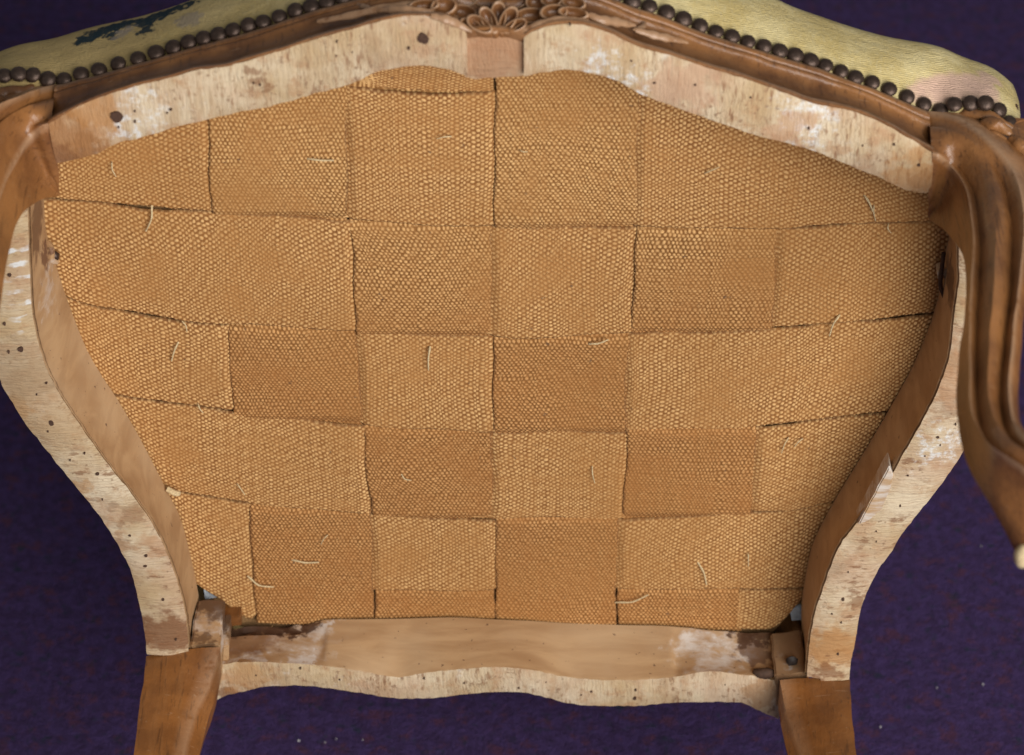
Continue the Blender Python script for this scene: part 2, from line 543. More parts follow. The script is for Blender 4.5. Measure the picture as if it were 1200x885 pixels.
# ------------------------------------------------------------------ carpet
bm = bmesh.new()
n = 4
for i in range(n + 1):
    for j in range(n + 1):
        bm.verts.new((-8 + 16 * i / n, -8 + 16 * j / n, 0))
bm.verts.ensure_lookup_table()
for i in range(n):
    for j in range(n):
        a = i * (n + 1) + j
        bm.faces.new([bm.verts[k] for k in (a, a + n + 1, a + n + 2, a + 1)])
me = bpy.data.meshes.new('carpet')
bm.to_mesh(me)
bm.free()
carpet = link_mesh('carpet', me, M_carpet)
carpet.location = BASE
carpet['kind'] = 'structure'

# ------------------------------------------------------------------ the chair
chair = bpy.data.objects.new('antique_chair', None)
COL.objects.link(chair)
chair.location = BASE
chair['label'] = 'antique carved walnut chair tipped on its back, webbed underside of its seat showing'
chair['category'] = 'chair'

# ---- traced curves (photograph pixels) --------------------------------
FR_OUT_L = [(57, 146), (81, 131), (108, 118), (152, 103), (190, 94), (230, 83), (271, 77), (320, 62), (375, 45),
            (416, 34), (443, 26), (470, 20), (505, 19.5), (524, 23), (543, 35), (547, 40)]
FR_IN_L = [(66, 192), (92, 187), (117, 179), (136, 169), (163, 163), (203, 150), (244, 140), (271, 134), (321, 124),
           (361, 112.5), (410, 99), (435, 88), (459, 81), (491, 77), (516, 80), (540, 87), (548, 90)]
FR_OUT_R = [(614, 45), (625, 37), (649, 30), (677, 28.5), (701, 34), (723, 43), (750, 56), (785, 65), (818, 76),
            (880, 95), (915, 108), (956, 122), (997, 130), (1029, 142), (1056, 157), (1094, 180)]
FR_IN_R = [(614, 89.5), (641, 84.6), (668, 82), (695, 87), (723, 95), (750, 110), (777, 121), (818, 135.6), (880, 157),
           (921, 168), (961, 180), (1002, 197), (1032, 209), (1059, 222), (1081, 227), (1091, 224)]
NAILS_L = [(-31, 100), (-14, 93), (5, 89), (22, 87), (38.5, 88), (56, 93), (75, 94), (95, 87), (116, 82), (138.6, 75), (162, 69),
           (183, 62), (203, 56), (221, 49.6), (238.6, 45), (256, 41), (273, 35.5), (291.5, 30), (309, 26), (327.5, 20),
           (346, 12.7), (364.6, 7.6), (383.6, 2.7), (403, -2), (422, -7), (441, -11)]
NAILS_R = [(702, -12), (721, -5), (741, 2), (761, 7.6), (781, 15), (801, 23), (820, 31), (839, 37.4), (858, 43), (876, 49.5),
           (895, 55), (914, 59.7), (932, 65), (950, 71), (967, 77), (985, 84), (1002.6, 91), (1022, 97), (1042, 104.7),
           (1062.5, 114), (1082.6, 122.6), (1102, 130), (1118, 122.6), (1137.6, 121.5), (1155, 121), (1171.5, 129),
           (1183, 144), (1192, 162)]
NAIL_LINE = [(-60, 128), (-25, 108), (0, 96), (38, 93), (66, 98), (95, 92), (116, 88), (162, 75), (203, 62), (256, 47), (309, 32),
             (346, 19), (384, 8), (422, -2), (460, -11), (505, -17), (545, -15), (580, -10), (615, -15), (655, -19), (700, -9),
             (741, 7), (781, 20), (820, 36), (858, 48), (895, 60), (932, 70), (967, 82), (1003, 96), (1042, 110),
             (1083, 128), (1102, 134), (1118, 127), (1138, 126), (1155, 126), (1172, 134), (1185, 149), (1200, 172), (1230, 215)]
SIL = [(-60, 110), (-42, 84), (-22, 70), (0, 61), (27, 51.5), (68, 45), (103, 35), (122, 30), (163, 20), (190, 12),
       (225, 1), (300, -22), (380, -46), (460, -62), (580, -72), (700, -60), (800, -36), (899, -3), (921, 6), (950, 17), (988, 31),
       (1032, 42), (1089, 53), (1124, 67), (1157, 78), (1178, 93), (1190, 110), (1198, 127), (1206, 152), (1216, 190)]
Yn = -0.015
Ys = 0.045
ZBL, ZBR = fz([(30, 170)] + FR_OUT_L, Yb), fz(FR_OUT_R + [(1120, 196)], Yb)
ZN = fz(NAIL_LINE, Yn)
ZS = fz(SIL, Ys)

# ---- front rail: two raw sections and the block in the middle ----------
def rail_section(mb, out_px, in_px, n, Y0=Yb, Y1=-0.004, mid=6, cap=True):
    o = pcurve(out_px, Y0, n)
    i = pcurve(in_px, Y0, n)
    rows = []
    for k in range(mid + 1):
        f = k / mid
        row = []
        for a, b in zip(i, o):
            p = a.lerp(b, f)
            e = 4 * f * (1 - f)
            p = p + Vector((0, mnoise.noise(p * 70) * 0.0007 * e - 0.0012 * e, 0))
            if k in (0, mid):
                p = p + Vector((0, abs(mnoise.noise(p * 120)) * 0.0016, mnoise.noise(p * 160) * 0.0005))
            row.append(p)
        rows.append(row)
    mb.loft(rows)
    bi = [Vector((p.x, Y1, p.z)) for p in rows[0]]
    bm_ = [Vector((p.x, Y0 + 0.006, p.z - 0.011)) for p in rows[-1]]
    bo = [Vector((p.x, Y1, q.z + 0.004)) for p, q in zip(rows[-1], rows[0])]
    mb.loft([rows[0], bi], flip=True)
    mb.loft([rows[-1], bm_, bo])
    mb.loft([bi, bo], flip=True)
    if cap:
        for s in (0, -1):
            ring = [r[s] for r in rows] + [bm_[s], bo[s], bi[s]]
            mb.poly(ring)
    return rows


mb = MB()
rail_section(mb, FR_OUT_L, FR_IN_L, 90)
rail_section(mb, FR_OUT_R, FR_IN_R, 90)
front_rail = mb.build('front_rail', M_front, chair)
mb = MB()
rail_section(mb, [(544, 33), (560, 37), (580, 37), (600, 36), (617, 40)], [(545, 91), (560, 93), (580, 91), (600, 91), (617, 89)],
             24, Y0=Yb + 0.004)
mb.build('rail_block', M_block, chair)

# ---- moulded front face --------------------------------------------------
def mould_point(X, t, B, N):
    """profile from the sawn edge (t=0) to the nail line (t=1)"""
    prof = [(0, 0.0), (.03, 0.0022), (.09, 0.0024), (.14, 0.0002), (.22, -0.0024), (.36, -0.0042), (.50, -0.0040), (.64, -0.0014),
            (.72, 0.0014), (.76, 0.0022), (.785, 0.0008), (.82, 0.0026), (.90, 0.0040), (.96, 0.0032), (1.0, 0.0)]
    ts = [a for a, _ in prof]
    d = np.interp(t, ts, [b for _, b in prof])
    p = B.lerp(N, t)
    nrm = Vector((0, -0.55, 0.84))
    return p + nrm * float(d)


def ZB(X):
    xl = at(547, 40, Yb).x
    xr = at(614, 45, Yb).x
    if X < xl:
        return float(ZBL(X))
    if X > xr:
        return float(ZBR(X))
    f = (X - xl) / (xr - xl)
    return float(ZBL(xl) * (1 - f) + ZBR(xr) * f) + 0.004 * math.sin(math.pi * f)


mb = MB()
TS = [0, .03, .06, .09, .14, .18, .22, .29, .36, .43, .50, .57, .64, .68, .72, .76, .785, .80, .82, .86, .90, .93, .96, 1.0]
xa, xb = at(56, 146, Yb).x, at(1096, 182, Yb).x
NX = 260
rows = []
for k in range(NX + 1):
    X = xa + (xb - xa) * k / NX
    B = Vector((X, Yb + 0.0005, ZB(X)))
    N = Vector((X, Yn, float(ZN(X)) - 0.001))
    e1 = (X - at(1095, 180, Yb).x) / 0.006
    e2 = (at(58, 146, Yb).x - X) / 0.006
    r = []
    for t in TS:
        p = mould_point(X, t, B, N)
        p = p + Vector((0, mnoise.noise(p * 90) * 0.0005, mnoise.noise(p * 60 + Vector((5, 5, 5))) * 0.0007))
        r.append(p)
    r.append(Vector((X, Yn + 0.004, float(ZN(X)) - 0.004)))
    r.append(Vector((X, Yn + 0.004, float(ZN(X)) - 0.020)))
    r.insert(0, B + Vector((0, 0.004, -0.008 if max(e1, e2) < 0 else -0.002)))
    rows.append(r)
mb.loft(rows)
mb.poly(rows[0])
mb.poly(rows[-1])
mould = mb.build('rail_moulding', M_brown, chair, sharp=60)


def set_wear(o, fn):
    a = o.data.attributes.new('wear', 'FLOAT', 'POINT')
    a.data.foreach_set('value', [fn(v.co + BASE) for v in o.data.vertices])


def rail_t(p):
    B = Vector((p.x, Yb, ZB(p.x)))
    N = Vector((p.x, Yn, float(ZN(p.x))))
    d = N - B
    return (p - B).dot(d) / d.length_squared


set_wear(mould, lambda p: 0.0 if p.x > at(1093, 180, Yb).x or p.x < at(60, 150, Yb).x else max(0.0, 1 - abs(rail_t(p) - 0.06) / 0.07) * 0.7 + max(0, 1 - abs(rail_t(p) - 0.9) / 0.09) * 0.75
         + max(0, 1 - abs(rail_t(p) - 0.76) / 0.02) * 0.5)


# ---- carved shell and leaves on the middle of the front rail -------------
def surf(px, py, lift=0.0):
    """point on the moulded face under a pixel: search the straight face B-N"""
    best = None
    for k in range(0, 61):
        Y = Yb + (Yn - Yb + 0.012) * k / 60
        p = at(px, py, Y)
        t = (Y - Yb) / (Yn - Yb)
        z = ZB(p.x) * (1 - t) + float(ZN(p.x)) * t
        e = abs(p.z - z)
        if best is None or e < best[0]:
            best = (e, p)
    return best[1] + Vector((0, -0.55, 0.84)) * lift


FN = Vector((0, -0.60, 0.80)).normalized()


def petal(px, py, lw, lh, ang, dish=0.5, lift=0.0005, tip=0.0, name='carved_petal'):
    """a hollowed oval petal with a worn rim; sizes in photograph pixels"""
    c = surf(px, py, lift)
    ax = Vector((1, 0, 0))
    ay = FN.cross(ax).normalized() * 1.0
    a = R(ang)
    e1 = ax * math.cos(a) + ay * math.sin(a)
    e2 = -ax * math.sin(a) + ay * math.cos(a)
    sx, sy = lw * 0.00055 / 2, lh * 0.00062 / 2
    m = MB()
    NR = 20
    rings = [(0.0, -dish * 0.0056), (0.30, -dish * 0.0050), (0.55, -dish * 0.0030), (0.76, 0.0004), (0.86, 0.0016), (0.97, 0.0014), (1.04, -0.0005), (1.10, -0.0055)]
    rws = []
    for rr, hh in rings:
        row = []
        for k in range(NR):
            th = 2 * math.pi * k / NR
            cx = math.cos(th) * rr
            sy_ = math.sin(th) * rr * (1 - tip * 0.5 * (1 + math.cos(th)))
            row.append(c + e1 * cx * sx + e2 * sy_ * sy + FN * hh * (1.0 + 0.2 * mnoise.noise(c * 900 + Vector((th, rr, 0)))))
        rws.append(row)
    m.loft(rws[1:], close=True)
    m.poly(rws[1])
    o = m.build(name, M_brown, mould, base=c, sharp=70)
    o.location = c - BASE
    at_ = o.data.attributes.new('wear', 'FLOAT', 'POINT')
    at_.data.foreach_set('value', [max(0.0, min(1.0, (v.co.dot(FN) - 0.0003) / 0.0012)) for v in o.data.vertices])
    return o


for a in [(520, 8, 27, 17, 10), (543, 15, 30, 14, -12), (570, 2, 30, 13, -8), (601, 3, 32, 14, 6), (621, 19, 33, 15, 4),
          (649, 15, 29, 15, 3), (627, 4, 20, 16, -20), (646, 1, 22, 12, 0), (549, 1, 22, 12, 20), (497, 7, 32, 11, 4),
          (672, 16, 32, 11, -10), (672, 4, 26, 12, -14), (524, -6, 26, 13, 0), (585, -9, 34, 14, 0), (640, -10, 30, 13, 0),
          (560, -10, 22, 12, 0), (612, -10, 22, 12, 0)]:
    petal(*a)
# the fan of pointed leaves above the block
for px, py, lw, lh, ang in [(584, 22, 34, 13, 90), (573, 26, 32, 12, 118), (595, 26, 32, 13, 62), (562, 31, 30, 12, 148), (603, 33, 28, 10, 25),
                            (552, 31, 24, 9, 160), (614, 35, 24, 8, 18)]:
    petal(px, py, lw, lh, ang, dish=0.75, lift=0.0026, tip=-0.25)


def tendril(pts, r0, lift=0.001, name='carved_leaf'):
    P = spline([surf(x, y, lift) for x, y in pts], 26)
    m = MB()
    m.tube(P, lambda f: r0 * (0.25 + 0.75 * math.sin(math.pi * min(1, f * 0.85 + 0.12))) * (1 + 0.12 * math.sin(f * 25)), 10, flat=0.6, up=FN)
    o = m.build(name, M_brown, mould, base=P[0])
    o.location = P[0] - BASE
    a_ = o.data.attributes.new('wear', 'FLOAT', 'POINT')
    a_.data.foreach_set('value', [0.8] * len(o.data.vertices))
    return o


tendril([(372, 26), (395, 22), (420, 17), (445, 11), (475, 6), (505, 3)], 0.0022)
tendril([(440, 12), (470, 12), (490, 13), (508, 14)], 0.0024)
tendril([(418, 6), (432, 10), (438, 13)], 0.0016)
tendril([(505, 19), (525, 24), (540, 31), (553, 38)], 0.0026)
tendril([(690, 18), (705, 24), (725, 27), (745, 31)], 0.0028)
tendril([(745, 36), (770, 43), (790, 47), (806, 51)], 0.0024)
tendril([(756, 27), (752, 33), (742, 36)], 0.0016)
tendril([(608, 37), (630, 30), (655, 24), (690, 25)], 0.0022)

# ---- side rails -----------------------------------------------------------
L_OUT = [(-16, 190), (-19, 280), (-16, 370), (-8, 420), (0, 447), (11, 466), (27, 493), (54, 528), (81, 561), (108, 593.5), (127, 620.5),
         (141, 645), (154, 672), (165, 718), (170, 745), (172, 767)]
L_IN = [(31, 190), (32.5, 246), (34, 295), (38, 368), (49, 417), (61, 446), (81, 480), (114, 528), (137, 558), (157, 583), (179, 615), (194, 645),
        (206, 677), (217, 718), (220, 745), (221, 765)]
L_TOP = [(50, 205), (51.5, 235), (54, 270), (64, 306), (79, 352), (100, 406), (119, 440), (138, 469), (163, 512), (194, 572), (211, 607),
         (224, 655), (231, 688), (233, 705), (229, 728), (225, 752)]
R_OUT = [(1160, 240), (1164, 300), (1160, 400), (1148, 480), (1128, 531), (1116, 550), (1091.5, 583), (1070, 610), (1053.5, 631.5), (1044, 648),
         (1031, 666), (1019, 688), (1008.5, 715.5), (1002, 753.5), (997, 778), (995, 797)]
R_IN = [(1116, 250), (1123, 287), (1124, 330), (1119, 363), (1113, 417), (1101, 453), (1086, 485), (1053.5, 542), (1040, 565), (1007, 610), (983, 642),
        (965, 688), (954, 724), (948, 762), (946.5, 780), (946, 793)]
R_TOP = [(1106, 240), (1112, 272), (1108, 295), (1103, 325), (1097, 357), (1086, 390), (1068, 432), (1043, 478), (1010, 534), (980, 583), (961, 618), (950, 645),
         (942, 686), (939, 715), (940, 745), (942, 775)]


def side_rail(out_px, in_px, top_px, mats):
    n = 110
    m = MB()
    # corresponding samples by arc length between hand-matched points
    o = pcurve(out_px, Yb, n)
    i = pcurve(in_px, Yb, n)
    tp = pcurve(top_px, -0.003, n)
    rows = []
    for k in range(7):
        f = k / 6
        e = 4 * f * (1 - f)
        row = []
        for a, b in zip(i, o):
            p = a.lerp(b, f)
            p = p + Vector((mnoise.noise(p * 150) * 0.0005, mnoise.noise(p * 60) * 0.0008 * e - 0.0015 * e
                            + (abs(mnoise.noise(p * 140)) * 0.0018 if k in (0, 6) else 0), 0))
            row.append(p)
        rows.append(row)
    m.loft(rows, mat=0)
    s = 1 if o[0].x > 0 else -1
    inner = [rows[0], [p + Vector((s * 0.0012, 0.0032, 0)) for p in rows[0]], [p + Vector((-s * 0.0010, 0.0036, 0)) for p in rows[0]],
             [p + Vector((-s * 0.0014, 0.0010, 0)) for p in rows[0]]]
    for k in range(1, 6):
        f = k / 5
        inner.append([a.lerp(b, f) + Vector((mnoise.noise(a * 25 + Vector((0, f, 0))) * 0.0012 * math.sin(math.pi * f), 0, 0))
                      for a, b in zip(rows[0], tp)])
    m.loft(inner, mat=1)
    s = 1 if o[0].x > 0 else -1
    back = [Vector((p.x - s * 0.004, -0.003, p.z)) for p in rows[-1]]
    bulge = [Vector((p.x + s * 0.004, -0.030, p.z)) for p in rows[-1]]
    m.loft([rows[-1], bulge, back], mat=2)
    m.loft([tp, back], mat=1)
    for q in (0, -1):
        m.poly([r[q] for r in rows] + [bulge[q], back[q], tp[q]], mat=0)
    return m.build('side_rail', mats, chair)


rail_l = side_rail(L_OUT, L_IN, L_TOP, [M_side_l, M_plane_l, M_brown])
rail_l['label'] = 'left side rail with white chalky saw marks'
rail_r = side_rail(R_OUT, R_IN, R_TOP, [M_side_r, M_plane_r, M_brown])
rail_r['label'] = 'right side rail with a split along its inner edge'

# the split-off sliver on the right rail and bevel slips at the lower ends
M_grey = planed_wood('weathered_split', (60, 60, 25), whites=[(at(1030, 585, Yb), 0.08, 0.7)])

# ---- rear rail -------------------------------------------------------------
Yr = -0.045
B_E = [(246, 780), (260, 779), (293, 776), (330, 777), (363, 779), (401, 783), (450, 792), (470, 794), (498, 789), (533, 785), (579, 782), (620, 785),
       (660, 793), (701, 797), (750, 797), (794, 793), (829, 787), (870, 791), (903, 797), (918, 800)]
B_LOW = [(243, 838), (249, 826), (263, 816), (282, 812), (303, 806), (325, 804), (360, 804), (401, 809), (450, 817), (471, 819), (511, 818),
         (552, 813), (593, 811), (620, 813), (660, 823), (688, 827), (750, 827.5), (781, 824), (816, 823), (848, 823), (870, 824), (886, 832),
         (908, 841), (918, 846)]
B_TOP = [(246, 729), (271, 729), (330, 728), (390, 726), (430, 726), (525, 723.6), (579, 726), (633, 728.5), (674, 731), (750, 733), (789, 734.5),
         (848, 740), (897, 742), (918, 744)]
zE, zL, zT = fz(B_E, Yr), fz(B_LOW, Yr), fz(B_TOP, -0.003)
x0, x1 = at(247, 780, Yr).x, at(917, 800, Yr).x
NXR = 220
mb = MB()
rows = []
xs0, xs1 = at(378, 750, -0.02).x, at(789, 760, -0.02).x
for k in range(NXR + 1):
    X = x0 + (x1 - x0) * k / NXR
    r = []
    zl, ze, zt = float(zL(X)), float(zE(X)), float(zT(X))
    ch = abs(mnoise.noise(Vector((X * 130, 1, 1)))) * 0.0015
    r.append(Vector((X, -0.003, zl + 0.004)))
    r.append(Vector((X, -0.025, zl - 0.004)))
    for f in (0, .25, .5, .75, 1):
        z = zl + (ze - zl) * f
        e = 4 * f * (1 - f)
        z2 = z + mnoise.noise(Vector((X * 150, f * 3, 4))) * 0.0005
        r.append(Vector((X, Yr + ch * (f in (0, 1)) - 0.001 * e + mnoise.noise(Vector((X * 80, f * 2, 0))) * 0.0007 * e, z2)))
    # inner face; planed scoop in the middle stands a little proud of the rough ends
    inx = 1.0 / (1 + math.exp(-(X - xs0 - 0.010 * mnoise.noise(Vector((X * 40, 0, 3)))) / 0.0006)) * 1.0 / (1 + math.exp((X - xs1) / 0.0006))
    for f in (0.04, 0.12, .22, .34, .46, .58, .70, .82, .92, 1.0):
        z = ze + (zt - ze) * f
        y = Yr + (-0.003 - Yr) * f
        rough = (1 - inx) * (mnoise.noise(Vector((X * 70, f * 4, 2))) * 0.0012 - 0.0026 * math.sin(math.pi * min(1, f * 1.05)))
        if X < xs0 and f > 0.78:
            rough -= 0.0085 * min(1, (xs0 - X) / 0.02) * (0.6 + 0.8 * abs(mnoise.noise(Vector((X * 60, 9, f * 5)))))
        sc_ = inx * mnoise.noise(Vector((X * 25, f * 1.5, 6))) * 0.0006
        r.append(Vector((X, y, z + rough + sc_)))
    rows.append(r)
mb.loft(rows)
nr = len(rows[0])
mb.m = []
for k in range(NXR):
    for j in range(nr - 1):
        mb.m.append(2 if j < 2 else (0 if j < 6 else 1))
mb.poly(rows[0])
mb.poly(rows[-1])
rear_rail = mb.build('rear_rail', [M_rear, M_plane_b, M_brown], chair)

# ---- legs -------------------------------------------------------------------
RIGHT = [  # Y, L, R1, G1, M, G2, R2, E   (photograph pixels of the fillets at each slice)
    (-.016, (1088, 226, -.0552), (1093, 181, -.0560), (1092, 172, -.0495), (1090, 157, -.0375), (1088, 146, -.0265), (1086, 134, -.0165), (1206, 140, -.012)),
    (-.034, (1088, 242, -.0556), (1101, 184, -.0560), (1105, 177, -.0520), (1111, 162, -.0440), (1117, 150, -.0360), (1124, 142, -.0280), (1216, 168, -.030)),
    (-.055, (1089, 258), (1114, 196), (1121, 193), (1134, 178), (1147, 170), (1163, 172), (1226, 196)),
    (-.075, (1104, 268), (1128, 217), (1138, 218), (1154, 204), (1170, 203), (1184, 199), (1230, 222)),
    (-.105, (1126, 294), (1136, 244), (1146, 248), (1165, 235), (1183, 241), (1196, 234), (1230, 250)),
    (-.140, (1132, 328), (1140, 285), (1149, 290), (1167, 277), (1186, 285), (1199, 278), (1216, 290)),
    (-.180, (1130, 372), (1137, 335), (1147, 341), (1165, 328), (1185, 337), (1194, 330), (1204, 340)),
    (-.220, (1123, 425), (1135, 392), (1144, 398), (1160, 386), (1179, 395), (1187, 389), (1198, 397)),
    (-.255, (1121, 480), (1136, 445), (1145, 451), (1157, 440), (1173, 448), (1182, 442), (1194, 450)),
    (-.280, (1129, 530), (1138, 482), (1147, 490), (1160, 480), (1175, 489), (1183, 483), (1195, 488)),
    (-.300, (1145, 566), (1148, 508), (1157, 516), (1170, 508), (1184, 513), (1191, 507), (1203, 506)),
    (-.315, (1165, 600), (1162, 525), (1172, 533), (1187, 526), (1202, 529), (1210, 524), (1222, 522)),
    (-.326, (1188, 644), (1190, 543), (1200, 549), (1214, 543), (1230, 543), (1238, 538), (1255, 532)),
    (-.332, (1201, 664), (1214, 560), (1224, 562), (1238, 556), (1252, 552), (1260, 548), (1276, 540)),
]


def front_leg(slices, mats, side):
    rows = []
    Ysl = [s[0] for s in slices]
    feats = []
    for k in range(1, 8):
        feats.append([at(s[k][0], s[k][1], s[k][2] if len(s[k]) > 2 else s[0]) for s in slices])
    K = 60
    sp = [spline(f, K) for f in feats]
    # resample every fillet line at common slice index instead of arc length
    def cr(pts, u):
        i = min(int(u), len(pts) - 2)
        t = u - i
        a, b, c, d = pts[max(i - 1, 0)], pts[i], pts[i + 1], pts[min(i + 2, len(pts) - 1)]
        return 0.5 * ((2 * b) + (c - a) * t + (2 * a - 5 * b + 4 * c - d) * t * t + (3 * b - a - 3 * c + d) * t ** 3)
    for k in range(K + 1):
        u = (len(slices) - 1) * k / K
        Lp, R1, G1, Mm, G2, R2, E = [cr(f, u) for f in feats]
        s = 1 if side > 0 else -1
        wdt = abs(E.x - Lp.x)
        # back of the leg: hidden side, behind the silhouette lines
        BL = Lp + Vector((s * wdt * 0.45, 0.004, -0.010))
        BR = E + Vector((-s * wdt * 0.08, 0.004, -0.030))
        out = Vector((s * 0.0, 0, 1.0))
        gd = 0.0030 * min(1, k / 4) if side < 0 else 0.0
        gv = Vector((-0.3, 0.6, -0.8)) * gd
        ring = []
        key = [Lp, Lp.lerp(R1, .30), Lp.lerp(R1, .62), Lp.lerp(R1, .86), R1 + out * 0.0012, R1.lerp(G1, .45) + out * 0.0008 + gv * 0.5, G1 - out * 0.0006 + gv,
               G1.lerp(Mm, .35) + out * 0.0015, Mm + out * 0.0022, Mm.lerp(G2, .6) + out * 0.0022, G2 - out * 0.0010 + gv * 0.6, G2.lerp(R2, .5) + out * 0.0008,
               R2 + out * 0.0022, R2.lerp(E, .5) + out * 0.0018, E, E.lerp(BR, .5), BR, BR.lerp(BL, .5) + Vector((0, 0, -0.004)), BL, BL.lerp(Lp, .5)]
        # hollow on the inner face between silhouette and fillet
        hol = min(1.0, k / 12) * 0.0025
        for q in (1, 2, 3):
            key[q] = key[q] + Vector((s * hol, 0, hol * 0.3))
        ring = [p + wob(p, 60, 0.0006) for p in key]
        rows.append(ring)
    m = MB()
    m.loft(rows, close=True)
    m.poly(rows[0][::-1])
    m.poly(rows[-1])
    o = m.build('front_leg', mats, chair, sharp=75)
    n = 20
    vals = []
    for v in o.data.vertices:
        vals.append(0.0)
    a = o.data.attributes.new('wear', 'FLOAT', 'POINT')
    near = [p for r in rows for p in (r[4], r[12])]
    from mathutils import kdtree
    kd = kdtree.KDTree(len(near))
    for i, p in enumerate(near):
        kd.insert(p - BASE, i)
    kd.balance()
    a.data.foreach_set('value', [max(0.0, 0.9 - kd.find(v.co)[2] / 0.0016) for v in o.data.vertices])
    return o, rows


legR, rowsR = front_leg(RIGHT, M_brown_leg, 1)
LEFT = [
    (-.016, (69, 204, -.0552), (59, 147, -.0540), (61, 138, -.0460), (63, 126, -.0345), (65, 114, -.0240), (67, 103, -.0150), (-50, 112, -.012)),
    (-.034, (69, 222, -.0556), (48, 150, -.0560), (46, 142, -.0520), (44, 130, -.0440), (43, 121, -.0360), (44, 109, -.0280), (-62, 136, -.030)),
    (-.055, (68, 230), (36, 163), (29, 150), (26, 137), (22, 129), (25, 115), (-72, 165)),
    (-.075, (47, 234), (20, 190), (10, 172), (3, 154), (-3, 145), (-2, 127), (-82, 190)),
    (-.105, (23, 255), (6, 220), (-2, 202), (-12, 181), (-22, 173), (-28, 155), (-92, 215)),
    (-.140, (11, 292), (-6, 256), (-16, 242), (-28, 222), (-45, 216), (-55, 200), (-92, 255)),
    (-.180, (3, 340), (-14, 306), (-25, 298), (-40, 283), (-58, 282), (-66, 272), (-96, 312)),
    (-.220, (-4, 395), (-19, 362), (-29, 366), (-45, 355), (-65, 363), (-73, 356), (-90, 370)),
]
for s_ in RIGHT[8:]:
    LEFT.append((s_[0],) + tuple((1119 - p[0], p[1] - 30) for p in s_[1:]))
legL, rowsL = front_leg(LEFT, M_brown_leg, -1)
legR['label'] = 'right front leg, its moulded face in full view'
legL['label'] = 'left front leg, only its knee in view'

# worn tip of the right foot, carved leaf on each knee
def pebble(name, c, r, mat, parent, squash=(1, 1, 1), seed=0, nrm=None):
    m = MB()
    NR, NV = 12, 6
    rws = []
    for i in range(1, NV):
        th = math.pi * i / NV
        rws.append([Vector((math.sin(th) * math.cos(2 * math.pi * k / NR) * r * squash[0], -math.cos(th) * r * squash[1],
                            math.sin(th) * math.sin(2 * math.pi * k / NR) * r * squash[2])) *
                    (1 + 0.25 * mnoise.noise(Vector((i, k % NR, seed)) * 0.9)) for k in range(NR)])
    m.loft(rws, close=True)
    m.poly(rws[0][::-1])
    m.poly(rws[-1])
    o = m.build(name, mat, parent, base=Vector((0, 0, 0)), sharp=80)
    o.location = c - BASE if parent is not None else c
    return o


pebble('worn_tip', at(1200, 652, -0.331), 0.0068, M_twine, legR, (0.75, 0.7, 1.15), 3)


def knee_leaf(pts, Y0, r0, parent):
    P = spline([at(x, y, Y) for x, y, Y in pts], 20)
    m = MB()
    m.tube(P, lambda f: r0 * 0.72 * (0.35 + 0.65 * math.sin(math.pi * (0.1 + 0.85 * f))), 14, flat=0.75, up=FN)
    m.v = [tuple(Vector(v) + wob(Vector(v), 130, 0.0016) + wob(Vector(v), 330, 0.0006)) for v in m.v]
    o = m.build('carved_leaf', M_brown, parent, base=P[0])
    o.location = P[0] - BASE
    a_ = o.data.attributes.new('wear', 'FLOAT', 'POINT')
    a_.data.foreach_set('value', [0.06] * len(o.data.vertices))


knee_leaf([(1116, 136, -.012), (1132, 133, -.016), (1155, 135, -.020), (1175, 143, -.022), (1186, 150, -.024)], 0, 0.0042, legR)
knee_leaf([(1148, 147, -.026), (1160, 144, -.030), (1176, 151, -.034), (1186, 158, -.036)], 0, 0.0048, legR)
knee_leaf([(1150, 154, -.030), (1165, 157, -.036), (1178, 163, -.040)], 0, 0.0030, legR)
knee_leaf([(1183, 160, -.038), (1193, 168, -.044), (1202, 178, -.050), (1212, 190, -.056)], 0, 0.0056, legR)
knee_leaf([(40, 104, -.016), (20, 108, -.020), (0, 112, -.022), (-20, 122, -.024)], 0, 0.0046, legL)
knee_leaf([(8, 116, -.030), (-4, 118, -.034), (-20, 126, -.036)], 0, 0.0046, legL)
knee_leaf([(64, 103, -.012), (45, 100, -.013), (25, 102, -.014), (4, 104, -.014)], 0, 0.0024, legL)


